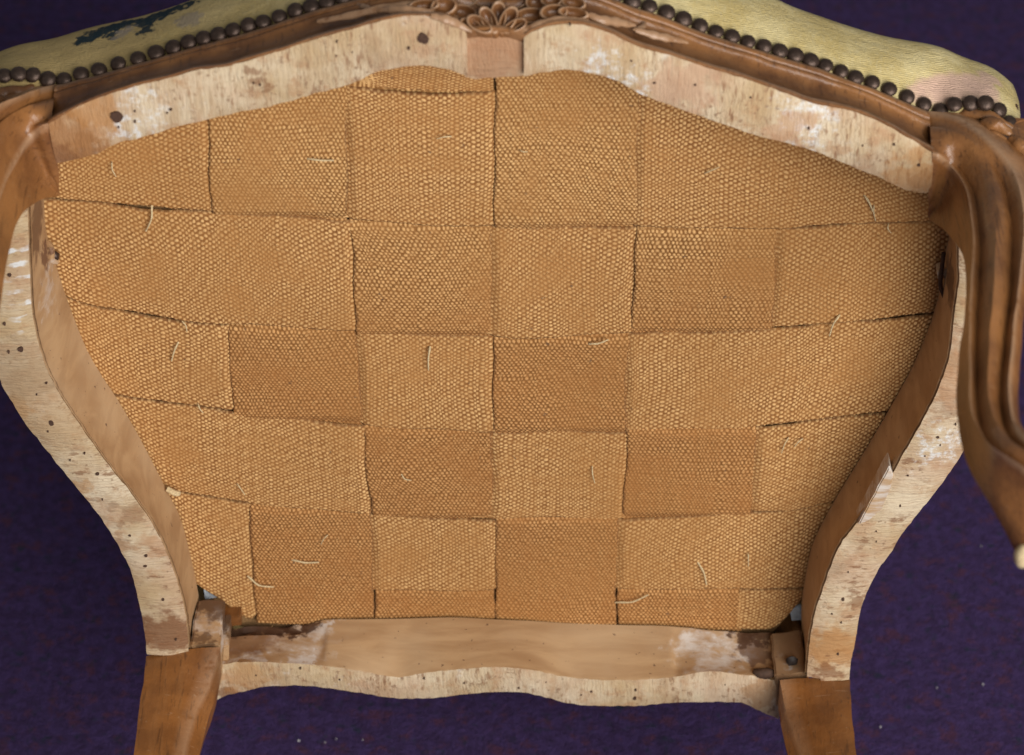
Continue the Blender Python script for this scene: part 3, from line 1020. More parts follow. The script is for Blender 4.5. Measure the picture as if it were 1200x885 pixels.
def rear_leg(slices, mats):
    feats = [[at(x, y, s[0]) for (x, y) in [s[k]]][0:1] for s in slices for k in (1,)]
    rows = []
    for s in slices:
        Y = s[0]
        A, B, C = [at(x, y, Y) for x, y in s[1:4]]
        sgn = 1 if A.x < B.x else -1
        th = s[4]
        D = Vector((C.x - sgn * 0.006, Y, C.z - th))
        E = Vector((A.x + sgn * 0.008, Y, A.z - th - 0.012))
        key = [A, A.lerp(B, .25) + Vector((0, 0, .0012)), A.lerp(B, .5) + Vector((0, 0, .0018)), A.lerp(B, .75) + Vector((0, 0, .0014)), B,
               B.lerp(C, .35) + Vector((0, 0, -.0006)), B.lerp(C, .7) + Vector((0, 0, -.0006)), C, D, D.lerp(E, .5) + Vector((0, 0, -.006)), E,
               E.lerp(A, .5) + Vector((-sgn * .003, 0, 0))]
        rows.append(key)
    cols = list(zip(*rows))
    K = 40
    def cr(pts, u):
        i = min(int(u), len(pts) - 2)
        t = u - i
        a, b, c, d = pts[max(i - 1, 0)], pts[i], pts[i + 1], pts[min(i + 2, len(pts) - 1)]
        return 0.5 * ((2 * b) + (c - a) * t + (2 * a - 5 * b + 4 * c - d) * t * t + (3 * b - a - 3 * c + d) * t ** 3)
    rr = [[cr(c, (len(slices) - 1) * k / K) for c in cols] for k in range(K + 1)]
    rr = [[p + wob(p, 70, 0.0006) for p in r] for r in rr]
    m = MB()
    m.loft(rr, close=True)
    m.poly(rr[0][::-1])
    m.poly(rr[-1])
    o = m.build('rear_leg', mats, chair, sharp=50)
    ridge = [r[4] for r in rr]
    from mathutils import kdtree
    kd = kdtree.KDTree(len(ridge))
    for i, p in enumerate(ridge):
        kd.insert(p - BASE, i)
    kd.balance()
    a = o.data.attributes.new('wear', 'FLOAT', 'POINT')
    a.data.foreach_set('value', [max(0.0, 0.55 - kd.find(v.co)[2] / 0.004) for v in o.data.vertices])
    return o


rlL = rear_leg([(-.0535, (171, 769), (258, 758), (260, 791), .030), (-.075, (169, 793), (246, 800), (254, 812), .030), (-.100, (164, 826), (228, 838), (243, 848), .028),
                (-.135, (158, 874), (214, 886), (232, 894), .026), (-.20, (150, 965), (196, 978), (216, 986), .024),
                (-.28, (146, 1082), (182, 1094), (202, 1102), .020), (-.34, (142, 1170), (174, 1182), (194, 1190), .018)], M_brown_rear)
rlR = rear_leg([(-.0535, (996, 796), (914, 797), (912, 818), .030), (-.075, (997, 818), (920, 828), (913, 838), .030), (-.100, (999, 846), (930, 858), (918, 866), .028),
                (-.135, (1004, 890), (944, 900), (930, 908), .026), (-.20, (1012, 975), (964, 986), (948, 994), .024),
                (-.28, (1018, 1088), (982, 1098), (962, 1106), .020), (-.34, (1022, 1172), (992, 1184), (972, 1192), .018)], M_brown_rear)
rlL['label'] = 'left rear leg'
rlR['label'] = 'right rear leg'


def prism(name, px, Y0, Y1, mat, parent, bev=0.0008, rough=0.0):
    """solid with its near outline traced at Y0, running straight back to Y1"""
    P = [at(x, y, Y0) for x, y in px]
    bm = bmesh.new()
    a = [bm.verts.new(p - BASE) for p in P]
    b = [bm.verts.new(Vector((p.x, Y1, p.z)) - BASE) for p in P]
    bm.faces.new(a)
    bm.faces.new(b[::-1])
    for i in range(len(P)):
        j = (i + 1) % len(P)
        bm.faces.new((a[j], a[i], b[i], b[j]))
    bmesh.ops.recalc_face_normals(bm, faces=bm.faces)
    bmesh.ops.bevel(bm, geom=bm.edges[:], offset=bev, segments=2, affect='EDGES')
    if rough:
        bmesh.ops.subdivide_edges(bm, edges=bm.edges[:], cuts=3, use_grid_fill=True)
        for v in bm.verts:
            v.co += wob(v.co, 90, rough)
    me = bpy.data.meshes.new(name)
    bm.to_mesh(me)
    bm.free()
    finish(me, 40)
    return link_mesh(name, me, mat, parent)


prism('corner_block', [(224, 757), (258, 756), (259, 805), (222, 805)], -.0505, -.008, M_grime, chair, 0.0012, 0.0022)
prism('corner_block', [(908, 792), (945, 790), (946, 830), (910, 830)], -.0490, -.008, M_grime, chair, 0.0012, 0.0022)
# glue block and broken tenon at the rear left, slip at the rear right
prism('tenon', [(259, 757), (267, 756), (268, 782), (260, 784)], -.040, -.012, M_grime, chair, 0.0008, 0.0016)
prism('tenon', [(262, 724), (282, 722), (283, 733), (263, 735)], -.010, .004, M_brown_rear, chair, 0.0006, 0.0006)
pebble('glue_block', at(896, 789, -.042), 0.0068, M_glue, chair, (1.25, .6, .62), 8)
prism('wood_split', [(1043, 546), (1047, 557), (1043, 576), (1035, 597), (1020, 609), (1005, 616), (1013, 600), (1024, 580)], Yb - .0016, Yb + .012, M_grey, rail_r, 0.0008, 0.0008)
# joint tenon ends let into the top of the rear legs
prism('joint_peg', [(189, 764), (210, 764), (210, 776), (192, 777)], -.0562, -.045, M_grime, chair, 0.0005)
prism('joint_peg', [(958, 786), (981, 787), (981, 798), (962, 800)], -.0562, -.045, M_side_r, chair, 0.0005)
pebble('paint_fleck', at(946, 803, -.0565), 0.0022, M_lint, rlR, (1, .5, 1), 5)
pebble('wood_screw', at(928, 775, -.040), 0.0042, M_black, chair, (1, .6, 1), 6)
prism('lining_scrap', [(238, 686), (255, 692), (258, 700), (240, 703)], .003, .006, M_cloth, chair, 0.0004)
prism('lining_scrap', [(925, 713), (940, 711), (941, 727), (928, 728)], .003, .006, M_cloth, chair, 0.0004)

# bent nail and block between the right rail and its webbing
prism('webbing_clip', [(1098, 318), (1111, 315), (1112, 326), (1099, 328)], -.012, -.004, M_side_r, chair, 0.0006)
mb = MB()
mb.tube(spline([at(1106, 296, -.010), at(1104, 312, -.013), at(1102, 334, -.013), at(1106, 346, -.014), at(1108, 352, -.016)], 14), 0.0014, 8)
mb.build('bent_nail', M_glue, chair)
pebble('webbing_tack', at(62, 300, -.006), 0.0042, M_nail, chair, (1, .7, 1), 2)
mb = MB()
mb.tube(spline([at(56, 285, -.006), at(60, 292, -.010), at(60, 304, -.010), at(66, 306, -.006)], 10), 0.0022, 8)
mb.build('wood_splinter', M_plane_l, chair)
mb = MB()
mb.tube(spline([at(196, 573, -.006), at(205, 578, -.008), at(209, 578, -.006)], 8), 0.0020, 8)
mb.build('wood_splinter', M_web_h if False else M_twine, chair)


# ---- old nail heads and worm holes -------------------------------------------
def spot(mbd, px, py, Y, r, seed):
    c = at(px, py, Y)
    N = 10
    ring = []
    ex, ez = (1.0, 1.0) if r > 0.0025 else (random.uniform(.6, 1.3), random.uniform(.6, 1.3))
    for k in range(N):
        th = 2 * math.pi * k / N
        rr = r * (1 + 0.35 * mnoise.noise(Vector((math.cos(th), math.sin(th), seed * 3.3))))
        ring.append(c + Vector((math.cos(th) * rr * ex, 0, math.sin(th) * rr * 1.2 * ez)))
    lip = [Vector((p.x, Y + 0.003, p.z)) for p in ring]
    mbd.poly(ring)
    mbd.loft([ring, lip], close=True)


def spots(name, lst, Y, parent):
    m = MB()
    for i, (x, y, r) in enumerate(lst):
        spot(m, x, y, Y, r * 0.00040, i)
    o = m.build(name, M_hole, parent)
    o.location = (0, 0, 0)
    o['kind'] = 'stuff'


for px, py, r in ((137, 138, 6.2), (496, 46, 5.6)):
    m = MB()
    spot(m, px, py, Yb - 0.0022, r * 0.00055, px)
    m.build('old_nail_head', M_hole, front_rail)
spots('worm_holes', [(139, 150, 1.6), (200, 129, 2.2), (196, 133, 1.3), (158, 131, 1.5), (158, 143, 2.4), (297, 98, 2), (305, 100, 1.4), (395, 50, 1.5), (479, 57, 1.8),
                     (668, 30, 1.2), (767, 98, 1.6), (815, 100, 1.4), (1077, 194, 2.6), (948, 151, 1.8), (1011, 171, 1.5), (1048, 170, 1.5),
                     (394, 66, 1.2), (413, 62, 1.2), (740, 72, 1.1), (880, 115, 1.2)], Yb - 0.0022, front_rail)
spots('worm_holes', [(11, 323, 3.2), (24, 410, 4), (10, 413, 2.4), (60, 496, 4), (114, 556, 3), (54, 450, 1.6), (56, 506, 1.6), (82, 540, 1.6), (120, 586, 1.6),
                     (171, 652, 2.2), (170, 664, 2.6), (191, 703, 2.4), (152, 628, 2), (99, 532, 1.2), (5, 380, 2.5), (43, 463, 1.5), (206, 750, 1.6)], Yb - 0.0022, rail_l)
spots('worm_holes', [(1099, 513, 2.2), (1120, 498, 1.6), (1055, 593, 2.8), (1027, 623, 1.8), (1027, 635, 1.6), (994, 671, 1.8), (988, 703, 2.6), (982, 767, 2.8),
                     (986, 730, 1.4), (975, 720, 1.2), (1084, 535, 1.4), (1102, 522, 1.4), (1064, 558, 1.3)], Yb - 0.0022, rail_r)
spots('worm_holes', [(497, 796, 2), (544, 801, 2), (693, 811, 2.4), (745, 809, 3), (744, 819, 3.4), (681, 815, 1.3), (352, 784, 1.6), (300, 792, 1.4), (398, 797, 1.2),
                     (608, 807, 1.3), (640, 800, 1.1), (850, 803, 1.2)], Yr - 0.0016, rear_rail)

# ---- webbing -----------------------------------------------------------------
COLS = [  # column borders, photograph pixels
    [(240, 60), (243, 143), (247, 248), (258, 330), (265, 385), (273, 482), (284, 560), (290, 590), (297, 690), (301, 760)],
    [(408, 40), (408, 100), (408, 250), (413, 300), (416, 386), (422, 430), (425, 497), (429, 560), (436, 604), (438, 690), (440, 770)],
    [(580, 40), (579.5, 100), (578, 265), (577.5, 392), (577, 504), (579, 607), (580, 690), (580, 770)],
    [(754, 40), (750, 108), (745, 265), (743, 300), (739, 390), (735, 430), (734, 505), (732, 560), (727, 608), (723, 690), (722, 770)],
    [(926, 60), (921, 160), (912, 268), (906, 384), (895, 440), (888, 502), (881, 600), (872, 690), (868, 770)],
]
ROWS = [  # row borders
    [(30, 92), (240, 88), (405, 99), (440, 104), (480, 107), (579, 108), (660, 96), (750, 92), (900, 112), (1150, 170)],
    [(25, 230), (50, 232), (110, 236), (165, 243), (245, 247.5), (330, 252), (408, 258), (500, 264), (579, 266), (660, 265), (745, 265), (830, 268), (912, 266),
     (1000, 262), (1090, 258), (1150, 262)],
    [(40, 330), (75, 345), (110, 358), (150, 366), (215, 376), (265, 380), (340, 384), (416, 388), (500, 391), (577, 394), (660, 396), (738, 390), (820, 388),
     (906, 384), (1000, 376), (1085, 368), (1140, 364)],
    [(100, 452), (135, 462), (175, 468), (230, 475), (273, 482), (350, 491), (424, 497), (500, 502), (577, 506), (660, 505), (734, 505), (800, 503), (888, 500),
     (960, 492), (1030, 484), (1080, 478)],
    [(160, 565), (195, 573), (230, 580), (290, 590), (360, 597), (430, 602), (505, 606), (578, 608), (650, 607), (728, 609), (800, 604), (880, 600), (930, 597),
     (965, 590), (1010, 585)],
    [(215, 672), (235, 688), (262, 706), (288, 724), (300, 722), (330, 696), (440, 693), (578, 692), (725, 691), (868, 690), (940, 689), (975, 688)],
]
colf = [pcurve(c, 0, 300) for c in COLS]
colX = []
for c in colf:
    zs = np.array([p.z for p in c])
    xs = np.array([p.x for p in c])
    o = np.argsort(zs)
    colX.append((zs[o], xs[o]))
rowZ = []
for r in ROWS:
    c = pcurve(r, 0, 300)
    xs = np.array([p.x for p in c])
    zs = np.array([p.z for p in c])
    o = np.argsort(xs)
    rowZ.append((xs[o], zs[o]))


def cx(i, z):
    return np.interp(z, *colX[i])


def rz(i, x):
    return np.interp(x, *rowZ[i])


AMP, LIFT = 0.00040, 0.0014


def smooth_noise(x, y, seed, sc):
    """cheap smooth value field from a handful of sines"""
    r = np.random.default_rng(seed)
    v = np.zeros_like(x)
    for k in range(7):
        a = r.uniform(0, 2 * math.pi)
        f = sc * r.uniform(0.5, 1.8)
        v += np.sin((x * math.cos(a) + y * math.sin(a)) * f + r.uniform(0, 6.28))
    return v / 7 ** 0.5 / 1.2


def weave_mesh(name, Xg, Zg, Yg, ug, vg, seed, mat, parent, PU=0.0045, PV=0.0034):
    """grid arrays (nu, nv) -> strip with woven relief, turned-down edges"""
    du = 0.0016 * smooth_noise(Xg, Zg, seed, 60) + 0.0004 * smooth_noise(Xg, Zg, seed + 5, 520)
    dv = 0.0011 * smooth_noise(Xg, Zg, seed + 9, 55) + 0.0003 * smooth_noise(Xg, Zg, seed + 4, 560)
    r = np.random.default_rng(seed + 77)
    # threads of uneven thickness
    def threads(x, pitch):
        x0_ = x.min() - 0.02
        n_ = int((x.max() - x0_ + 0.02) / (pitch / 2)) + 8
        wd = r.uniform(0.72, 1.28, n_)
        edges = np.concatenate([[0], np.cumsum(wd)]) * pitch / 2 + x0_
        return np.interp(x, edges, np.arange(n_ + 1) * 0.5)
    pu = threads(ug + du, PU)
    pv = threads(vg + dv, PV)
    tv = r.uniform(0, 1, 4000)
    tu = r.uniform(0, 1, 4000)
    iv = np.clip(np.round(pv * 2).astype(int) + 100, 0, 3999)
    iu = np.clip(np.round(pu * 2).astype(int) + 100, 0, 3999)
    kn = r.uniform(0.30, 1.30, 4001)
    knot = kn[(iu * 131 + iv * 1717) % 4001]
    wv = np.cos(2 * math.pi * pu) * np.cos(2 * math.pi * pv)
    wv = 0.85 * wv + 0.30 * np.cos(4 * math.pi * pu)
    h = np.where(wv > 0, wv * knot, wv * 0.9)
    h = h + 0.35 * (tv[iv] - 0.5) + 0.25 * (tu[iu] - 0.5)
    amp = AMP * (0.85 + 0.3 * smooth_noise(Xg, Zg, seed + 21, 70))
    Y = Yg - h * amp
    Y += 0.0009 * smooth_noise(Xg, Zg, seed + 2, 45)
    tone = 0.45 * tv[iv] + 0.40 * tu[iu] + 0.40 * (knot - 0.45)
    wv = wv * (0.50 + 0.50 * knot) + 0.14 * smooth_noise(Xg, Zg, seed + 31, 900)
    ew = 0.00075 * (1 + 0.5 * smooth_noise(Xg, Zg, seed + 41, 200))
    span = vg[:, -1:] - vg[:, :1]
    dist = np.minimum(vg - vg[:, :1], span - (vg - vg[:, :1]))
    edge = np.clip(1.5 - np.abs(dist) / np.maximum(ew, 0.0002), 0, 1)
    Y = Y + 0.0006 * edge
    nu, nv = Xg.shape
    def skirt(A, off=0):
        return np.concatenate([A[:, :1] + off, A, A[:, -1:] + off], axis=1)
    X2, Z2, Y2 = skirt(Xg), skirt(Zg), skirt(Y, 0.0018)
    W2 = skirt(wv)
    T2 = skirt(tone)
    E2 = skirt(edge)
    nv += 2
    co = np.empty((nu * nv, 3), np.float32)
    co[:, 0] = X2.ravel()
    co[:, 1] = Y2.ravel()
    co[:, 2] = Z2.ravel() - FLOOR
    idx = np.arange(nu * nv).reshape(nu, nv)
    q = np.stack([idx[:-1, :-1], idx[1:, :-1], idx[1:, 1:], idx[:-1, 1:]], axis=-1).reshape(-1, 4)
    # face the viewer (-Y)
    p0, p1, p2 = co[q[0, 0]], co[q[0, 1]], co[q[0, 2]]
    if (Xg[1, 0] - Xg[0, 0]) * (Zg[0, 1] - Zg[0, 0]) - (Zg[1, 0] - Zg[0, 0]) * (Xg[0, 1] - Xg[0, 0]) < 0:
        q = q[:, ::-1]
    me = bpy.data.meshes.new(name)
    me.vertices.add(len(co))
    me.vertices.foreach_set('co', co.ravel())
    me.loops.add(q.size)
    me.loops.foreach_set('vertex_index', q.ravel().astype(np.int32))
    me.polygons.add(len(q))
    me.polygons.foreach_set('loop_start', np.arange(0, q.size, 4, dtype=np.int32))
    me.polygons.foreach_set('loop_total', np.full(len(q), 4, np.int32))
    me.update(calc_edges=True)
    me.polygons.foreach_set('use_smooth', np.ones(len(q), bool))
    a = me.attributes.new('weave', 'FLOAT', 'POINT')
    a.data.foreach_set('value', W2.ravel().astype(np.float32))
    a = me.attributes.new('tone', 'FLOAT', 'POINT')
    a.data.foreach_set('value', T2.ravel().astype(np.float32))
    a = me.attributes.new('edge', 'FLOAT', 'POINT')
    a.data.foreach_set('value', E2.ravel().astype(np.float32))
    return link_mesh(name, me, mat, parent)


def sgn_step(d, wdt=0.006):
    return np.clip(0.5 + d / (2 * wdt), 0, 1) ** 2 * (3 - 2 * np.clip(0.5 + d / (2 * wdt), 0, 1))


DU, DV = 0.00060, 0.00056


def stations(a, b, over):
    """positions from a to b, close together where the strip is on top"""
    out = [a]
    while out[-1] < b:
        x = out[-1]
        out.append(x + (DU if (over(x - 0.004) or over(x + 0.004) or over(x)) else 0.004))
    return np.array(out)


GAP = 0.0005


def h_strip(r, xa, xb, name='webbing_strip', seed=0, inner=None):
    """strip running across, between row borders r and r+1"""
    def mid(x):
        return 0.5 * (rz(r, x) + rz(r + 1, x))
    def col_of(x):
        z = mid(x)
        return sum(1 for i in range(5) if x > cx(i, z))      # 0..5
    def over(x):
        c = col_of(x)
        return c in (0, 5) or (c % 2 == 1 if (r + 1) % 2 == 0 else c % 2 == 0)
    xs = stations(xa, xb, over)
    zm = mid(xs)
    ov = np.zeros_like(xs)
    # +1 on top, -1 below, blended at each column border
    val = np.array([1.0 if over(x) else -1.0 for x in xs])
    k = val.copy()
    for i in range(5):
        bx = np.array([cx(i, z) for z in zm])
        d = xs - bx
        l = np.array([1.0 if over(x) else -1.0 for x in (bx - 0.01)])
        rr = np.array([1.0 if over(x) else -1.0 for x in (bx + 0.01)])
        m = np.abs(d) < 0.005
        s = sgn_step(d, 0.005)
        k[m] = (l * (1 - s) + rr * s)[m]
    wid = abs(rz(r, 0.0) - rz(r + 1, 0.0))
    nv = int(wid / DV)
    t = np.linspace(0, 1, nv)
    jt = 0.0005 * np.sin(xs * 110 + seed) + 0.00025 * np.sin(xs * 430 + seed * 2)
    ztop = rz(r, xs) - GAP * 1.6 + jt
    zbot = rz(r + 1, xs) + GAP + 0.0005 * np.sin(xs * 90 + seed * 3) + 0.0002 * np.sin(xs * 510 + seed)
    Zg = ztop[:, None] * (1 - t) + zbot[:, None] * t
    Xg = np.repeat(xs[:, None], nv, axis=1) + 0.0
    if inner is not None:
        Xg, Zg = inner(Xg, Zg)
    # where the strip lies on top its middle swells a little
    Yg = -(k[:, None]) * LIFT * (0.75 + 0.45 * np.sin(math.pi * t))
    ug = np.repeat(xs[:, None], nv, axis=1)
    vg = (ztop - zbot)[:, None] * t[None, :]
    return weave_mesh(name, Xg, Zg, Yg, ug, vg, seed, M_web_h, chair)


def v_strip(c, za, zb, seed=0, name='webbing_strip'):
    """strip running front to back between column borders c and c+1"""
    def mid(z):
        return 0.5 * (cx(c, z) + cx(c + 1, z))
    def row_of(z):
        x = mid(z)
        return sum(1 for i in range(6) if z < rz(i, x))       # 0 above first .. 6 below last
    def over(z):
        r = row_of(z)
        if r == 0:
            return False if c in (1,) else True
        if r == 6:
            return True
        return (r % 2 == 1) if c in (0, 2) else (r % 2 == 0)
    zs = -stations(-zb, -za, lambda q: over(-q))
    xm = mid(zs)
    val = np.array([1.0 if over(z) else -1.0 for z in zs])
    k = val.copy()
    for i in range(6):
        bz = np.array([rz(i, x) for x in xm])
        d = zs - bz
        l = np.array([1.0 if over(z) else -1.0 for z in (bz - 0.008)])
        rr = np.array([1.0 if over(z) else -1.0 for z in (bz + 0.008)])
        m = np.abs(d) < 0.005
        s = sgn_step(d, 0.005)
        k[m] = (l * (1 - s) + rr * s)[m]
    wid = abs(cx(c, 0.0) - cx(c + 1, 0.0))
    nv = int(wid / DV)
    t = np.linspace(0, 1, nv)
    xl = cx(c, zs) + GAP + 0.0005 * np.sin(zs * 120 + seed) + 0.0002 * np.sin(zs * 470 + seed * 2)
    xr = cx(c + 1, zs) - GAP + 0.0005 * np.sin(zs * 100 + seed * 3) + 0.0002 * np.sin(zs * 530 + seed)
    Xg = xl[:, None] * (1 - t) + xr[:, None] * t
    # each row of threads follows the bowed borders of the cross strips
    Zg = np.repeat(zs[:, None], nv, axis=1)
    Yg = -(k[:, None]) * LIFT * (0.75 + 0.45 * np.sin(math.pi * t))
    ug = np.repeat(zs[:, None], nv, axis=1) + 1.0
    vg = (xr - xl)[:, None] * t[None, :]
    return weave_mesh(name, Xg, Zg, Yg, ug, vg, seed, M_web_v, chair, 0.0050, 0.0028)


H_ENDS = [((56, 200), (1102, 240)), ((46, 270), (1122, 300)), ((78, 400), (1100, 420)), ((138, 520), (1045, 530)), ((200, 640), (962, 640))]
for r in range(5):
    (ax_, ay_), (bx_, by_) = H_ENDS[r]
    h_strip(r, at(ax_, ay_, 0).x - 0.006, at(bx_, by_, 0).x + 0.008, seed=r * 13 + 3)
zt_ = {0: 92, 1: 85, 2: 70, 3: 100}
for c in range(4):
    top = at(579, zt_[c], 0).z
    bot = at(579, [729, 729, 733, 739][c], 0).z
    v_strip(c, bot, top, seed=c * 17 + 60)
# the first cross strip, mostly hidden by the front rail
xs = np.arange(at(392, 95, 0).x, at(578.5, 95, 0).x, DU)
tt = np.linspace(0, 1, int(0.05 / DV))
zt = np.full_like(xs, at(480, 62, 0).z)
zb_ = rz(0, xs) + 0.0004
Zg = zt[:, None] * (1 - tt) + zb_[:, None] * tt
Xg = np.repeat(xs[:, None], len(tt), axis=1)
weave_mesh('webbing_strip', Xg, Zg, np.full_like(Xg, -0.0001) + 0.0006 * tt, Xg + 0.0, np.repeat((tt * 0.05)[None, :], len(xs), axis=0), 401, M_web_h, chair)

# the turned-in end of the last cross strip at the rear right corner
xs = np.arange(at(866, 700, 0).x, at(946, 700, 0).x, DU)
tt = np.linspace(0, 1, 46)
cb = pcurve([(860, 737), (885, 737.5), (905, 736), (922, 722), (940, 700), (950, 690)], 0, 200)
zb_ = np.interp(xs, [p.x for p in cb], [p.z for p in cb])
zt = np.maximum(rz(5, xs) - 0.0006, zb_ + 0.001)
Zg = zt[:, None] * (1 - tt) + zb_[:, None] * tt
Xg = np.repeat(xs[:, None], len(tt), axis=1)
weave_mesh('webbing_strip', Xg, Zg, np.full_like(Xg, -0.0006), Xg + 0.0, zt[:, None] - Zg, 433, M_web_h, chair, 0.0046, 0.0034)

# hessian over the webbing, seen only in the chinks between the strips
HS = [(60, 170), (300, 80), (579, 60), (850, 90), (1130, 220), (1125, 300), (1090, 420), (1010, 560), (955, 660), (938, 706), (905, 741), (868, 744), (579, 736),
      (300, 738), (275, 732), (240, 690), (200, 610), (110, 440), (60, 320), (45, 230)]
P = [at(x, y, 0.0048) for x, y in HS]
mb = MB()
mb.poly(P)
mb.loft([P, [p + Vector((0, 0.002, 0)) for p in P]], close=True)
M_hess = plain('hessian_cloth', (0.30, 0.165, 0.065), 0.95, 0, 0.6, 700)
mb.build('hessian_backing', M_hess, chair)

# ---- loose jute hairs standing off the webbing
mb = MB()
for i in range(2600):
    px, py = random.uniform(60, 1095), random.uniform(95, 735)
    lo, hi = np.interp(py, [95, 235, 330, 470, 570, 700, 740], [420, 55, 75, 140, 195, 240, 305]), np.interp(py, [95, 200, 330, 430, 534, 618, 700, 740], [700, 1050, 1095, 1065, 1008, 960, 940, 900])
    if not lo + 6 < px < hi - 6:
        continue
    p = at(px, py, -.0022)
    a = random.uniform(0, math.pi * 2)
    L = random.uniform(.0012, .0042)
    d = Vector((math.cos(a), 0, math.sin(a)))
    q = Vector((-d.z, 0, d.x)) * random.uniform(-.4, .4)
    pts = [p + Vector((0, .0006, 0)), p + (d + q) * L * .5 + Vector((0, -.0009, 0)), p + d * L + Vector((0, -.0004 - random.uniform(0, .001), 0))]
    mb.tube(pts, random.uniform(.00005, .00011), 3)
fz_ = mb.build('jute_fuzz', M_web_h, chair, merge=False)
fz_['kind'] = 'stuff'
for nm, vv in (('weave', 0.5), ('tone', 1.0), ('edge', 0.0)):
    at_ = fz_.data.attributes.new(nm, 'FLOAT', 'POINT')
    at_.data.foreach_set('value', [vv] * len(fz_.data.vertices))

# ---- twine ends poking through the webbing ----------------------------------------
TW = [(131, 190, 136, 207, 2), (178, 241, 171, 271, -3), (361, 186, 391, 188, 1), (209, 401, 201, 423, 1), (213, 376, 219, 389, -2), (504, 406, 502, 434, 1),
      (690, 403, 713, 398, 2), (826, 203, 843, 196, 0), (609, 176, 618, 178, 1), (1013, 229, 1023, 248, -1), (1024, 240, 1026, 259, 1), (984, 369, 972, 394, 2),
      (941, 514, 931, 524, 1), (924, 513, 916, 531, 1), (232, 473, 238, 484, 1), (278, 567, 287, 580, 0), (384, 627, 376, 638, 1), (342, 656, 374, 659, 2),
      (290, 675, 321, 688, 5), (470, 555, 482, 563, 3), (694, 547, 697, 566, 1), (818, 659, 828, 685, -2), (721, 706, 760, 697, 4), (877, 648, 877, 664, 0),
      (529, 160, 512, 163, 1), (1041, 262, 1044, 273, 2)]
for i, (xa_, ya_, xb_, yb_, bend) in enumerate(TW):
    mx, my = (xa_ + xb_) / 2, (ya_ + yb_) / 2
    dx, dy = xb_ - xa_, yb_ - ya_
    L = math.hypot(dx, dy)
    mx -= dy / L * bend
    my += dx / L * bend
    P = spline([at(xa_, ya_, -.0018), at(xa_ * .7 + mx * .3, ya_ * .7 + my * .3, -.0036), at(mx, my, -.0046), at(xb_, yb_, -.0040)], 9)
    m = MB()
    m.tube(P, lambda f: (0.00048 + 0.00022 * (L > 20)) * (1 - 0.35 * f) * (1 + 0.2 * math.sin(f * 19 + i)), 6)
    o = m.build('twine_end', M_twine, chair, base=P[0])
    o.location = P[0] - BASE

# ---- upholstery ------------------------------------------------------------------
def seat_outline():
    """closed loop of (nail-line point, silhouette-line point) round the seat"""
    pts = []
    xa_, xb_ = at(-36, 110, Yn).x, at(1196, 150, Yn).x
    for k in range(161):
        X = xa_ + (xb_ - xa_) * k / 160
        pts.append((Vector((X, Yn, float(ZN(X)) - 0.002)), Vector((X, Ys, float(ZS(X)))), 1.0))
    side = []
    ro = pcurve(R_OUT, -0.004, 40)
    for p in ro[3:]:
        q = Vector((p.x - 0.012, -0.002, p.z))
        side.append((q, Vector((p.x - 0.034, Ys, p.z)), 0.0))
    rear = []
    xr, xl_ = at(975, 790, -0.004).x, at(190, 780, -0.004).x
    for k in range(1, 40):
        X = xr + (xl_ - xr) * k / 40
        z = at(579, 790, -0.004).z
        rear.append((Vector((X, -0.001, z)), Vector((X, Ys, z - 0.004)), 0.0))
    lo = pcurve(L_OUT, -0.004, 40)
    left = []
    for p in lo[3:][::-1]:
        left.append((Vector((p.x + 0.012, -0.002, p.z)), Vector((p.x + 0.034, Ys, p.z)), 0.0))
    return pts + side + rear + left


loop = seat_outline()
cent = Vector((at(579, 420, 0).x, 0.095, at(579, 420, 0).z))
rows = [[] for _ in range(16)]
for nl, sl, fr in loop:
    rr = 0.030
    d = (Vector((cent.x, 0, cent.z)) - Vector((sl.x, 0, sl.z)))
    d.normalize()
    if fr:
        d = Vector((0, 0, -1)).lerp(d, 0.35).normalized()
    # silhouette point lies where the surface turns 47 degrees away
    O = sl + d * rr * 0.731 - Vector((0, rr * 0.682, 0))
    arc0 = O - d * rr
    in0 = nl + d * 0.006 + Vector((0, 0.0, 0))
    seq = [in0, nl + Vector((0, 0.001, 0)), nl.lerp(arc0, .2) - d * 0.0022, nl.lerp(arc0, .45) - d * 0.0034, nl.lerp(arc0, .72) - d * 0.0026, arc0]
    for k in range(1, 7):
        a = math.pi / 2 * k / 6
        seq.append(O - d * rr * math.cos(a) + Vector((0, rr * math.sin(a), 0)))
    top = seq[-1]
    c2 = cent
    for f in (0.12, 0.35, 0.65, 0.97):
        p = top.lerp(c2, f)
        p.y = top.y + (c2.y - top.y) * math.sin(f * math.pi / 2)
        seq.append(p)
    for k, p in enumerate(seq):
        rows[k].append(p + (wob(p, 28, 0.0010) if 2 <= k <= 11 else Vector((0, 0, 0))))
mb = MB()
mb.loft(rows, close=True)
mb.poly(rows[-1])
from mathutils.bvhtree import BVHTree
cover = mb.build('seat_cover', [], chair, sharp=80)
tree = BVHTree.FromPolygons([v.co + BASE for v in cover.data.vertices], [tuple(p.vertices) for p in cover.data.polygons])


def on_cover(px, py):
    """where the cover stands under a point of the photograph"""
    d = (F * FPX + RT * (px - 600.0) - U * (py - 442.5)).normalized()
    h = tree.ray_cast(CAM, d)[0]
    return h if h is not None else tree.find_nearest(at(px, py, 0.04))[0]


M_tap = tapestry_mat(on_cover)
cover.data.materials.append(M_tap)

# small tear at the right-hand corner of the cover
mb = MB()
spot(mb, 1189, 130, 0.004, 0.0026, 4)
mb.build('cover_tear', M_hole, chair)

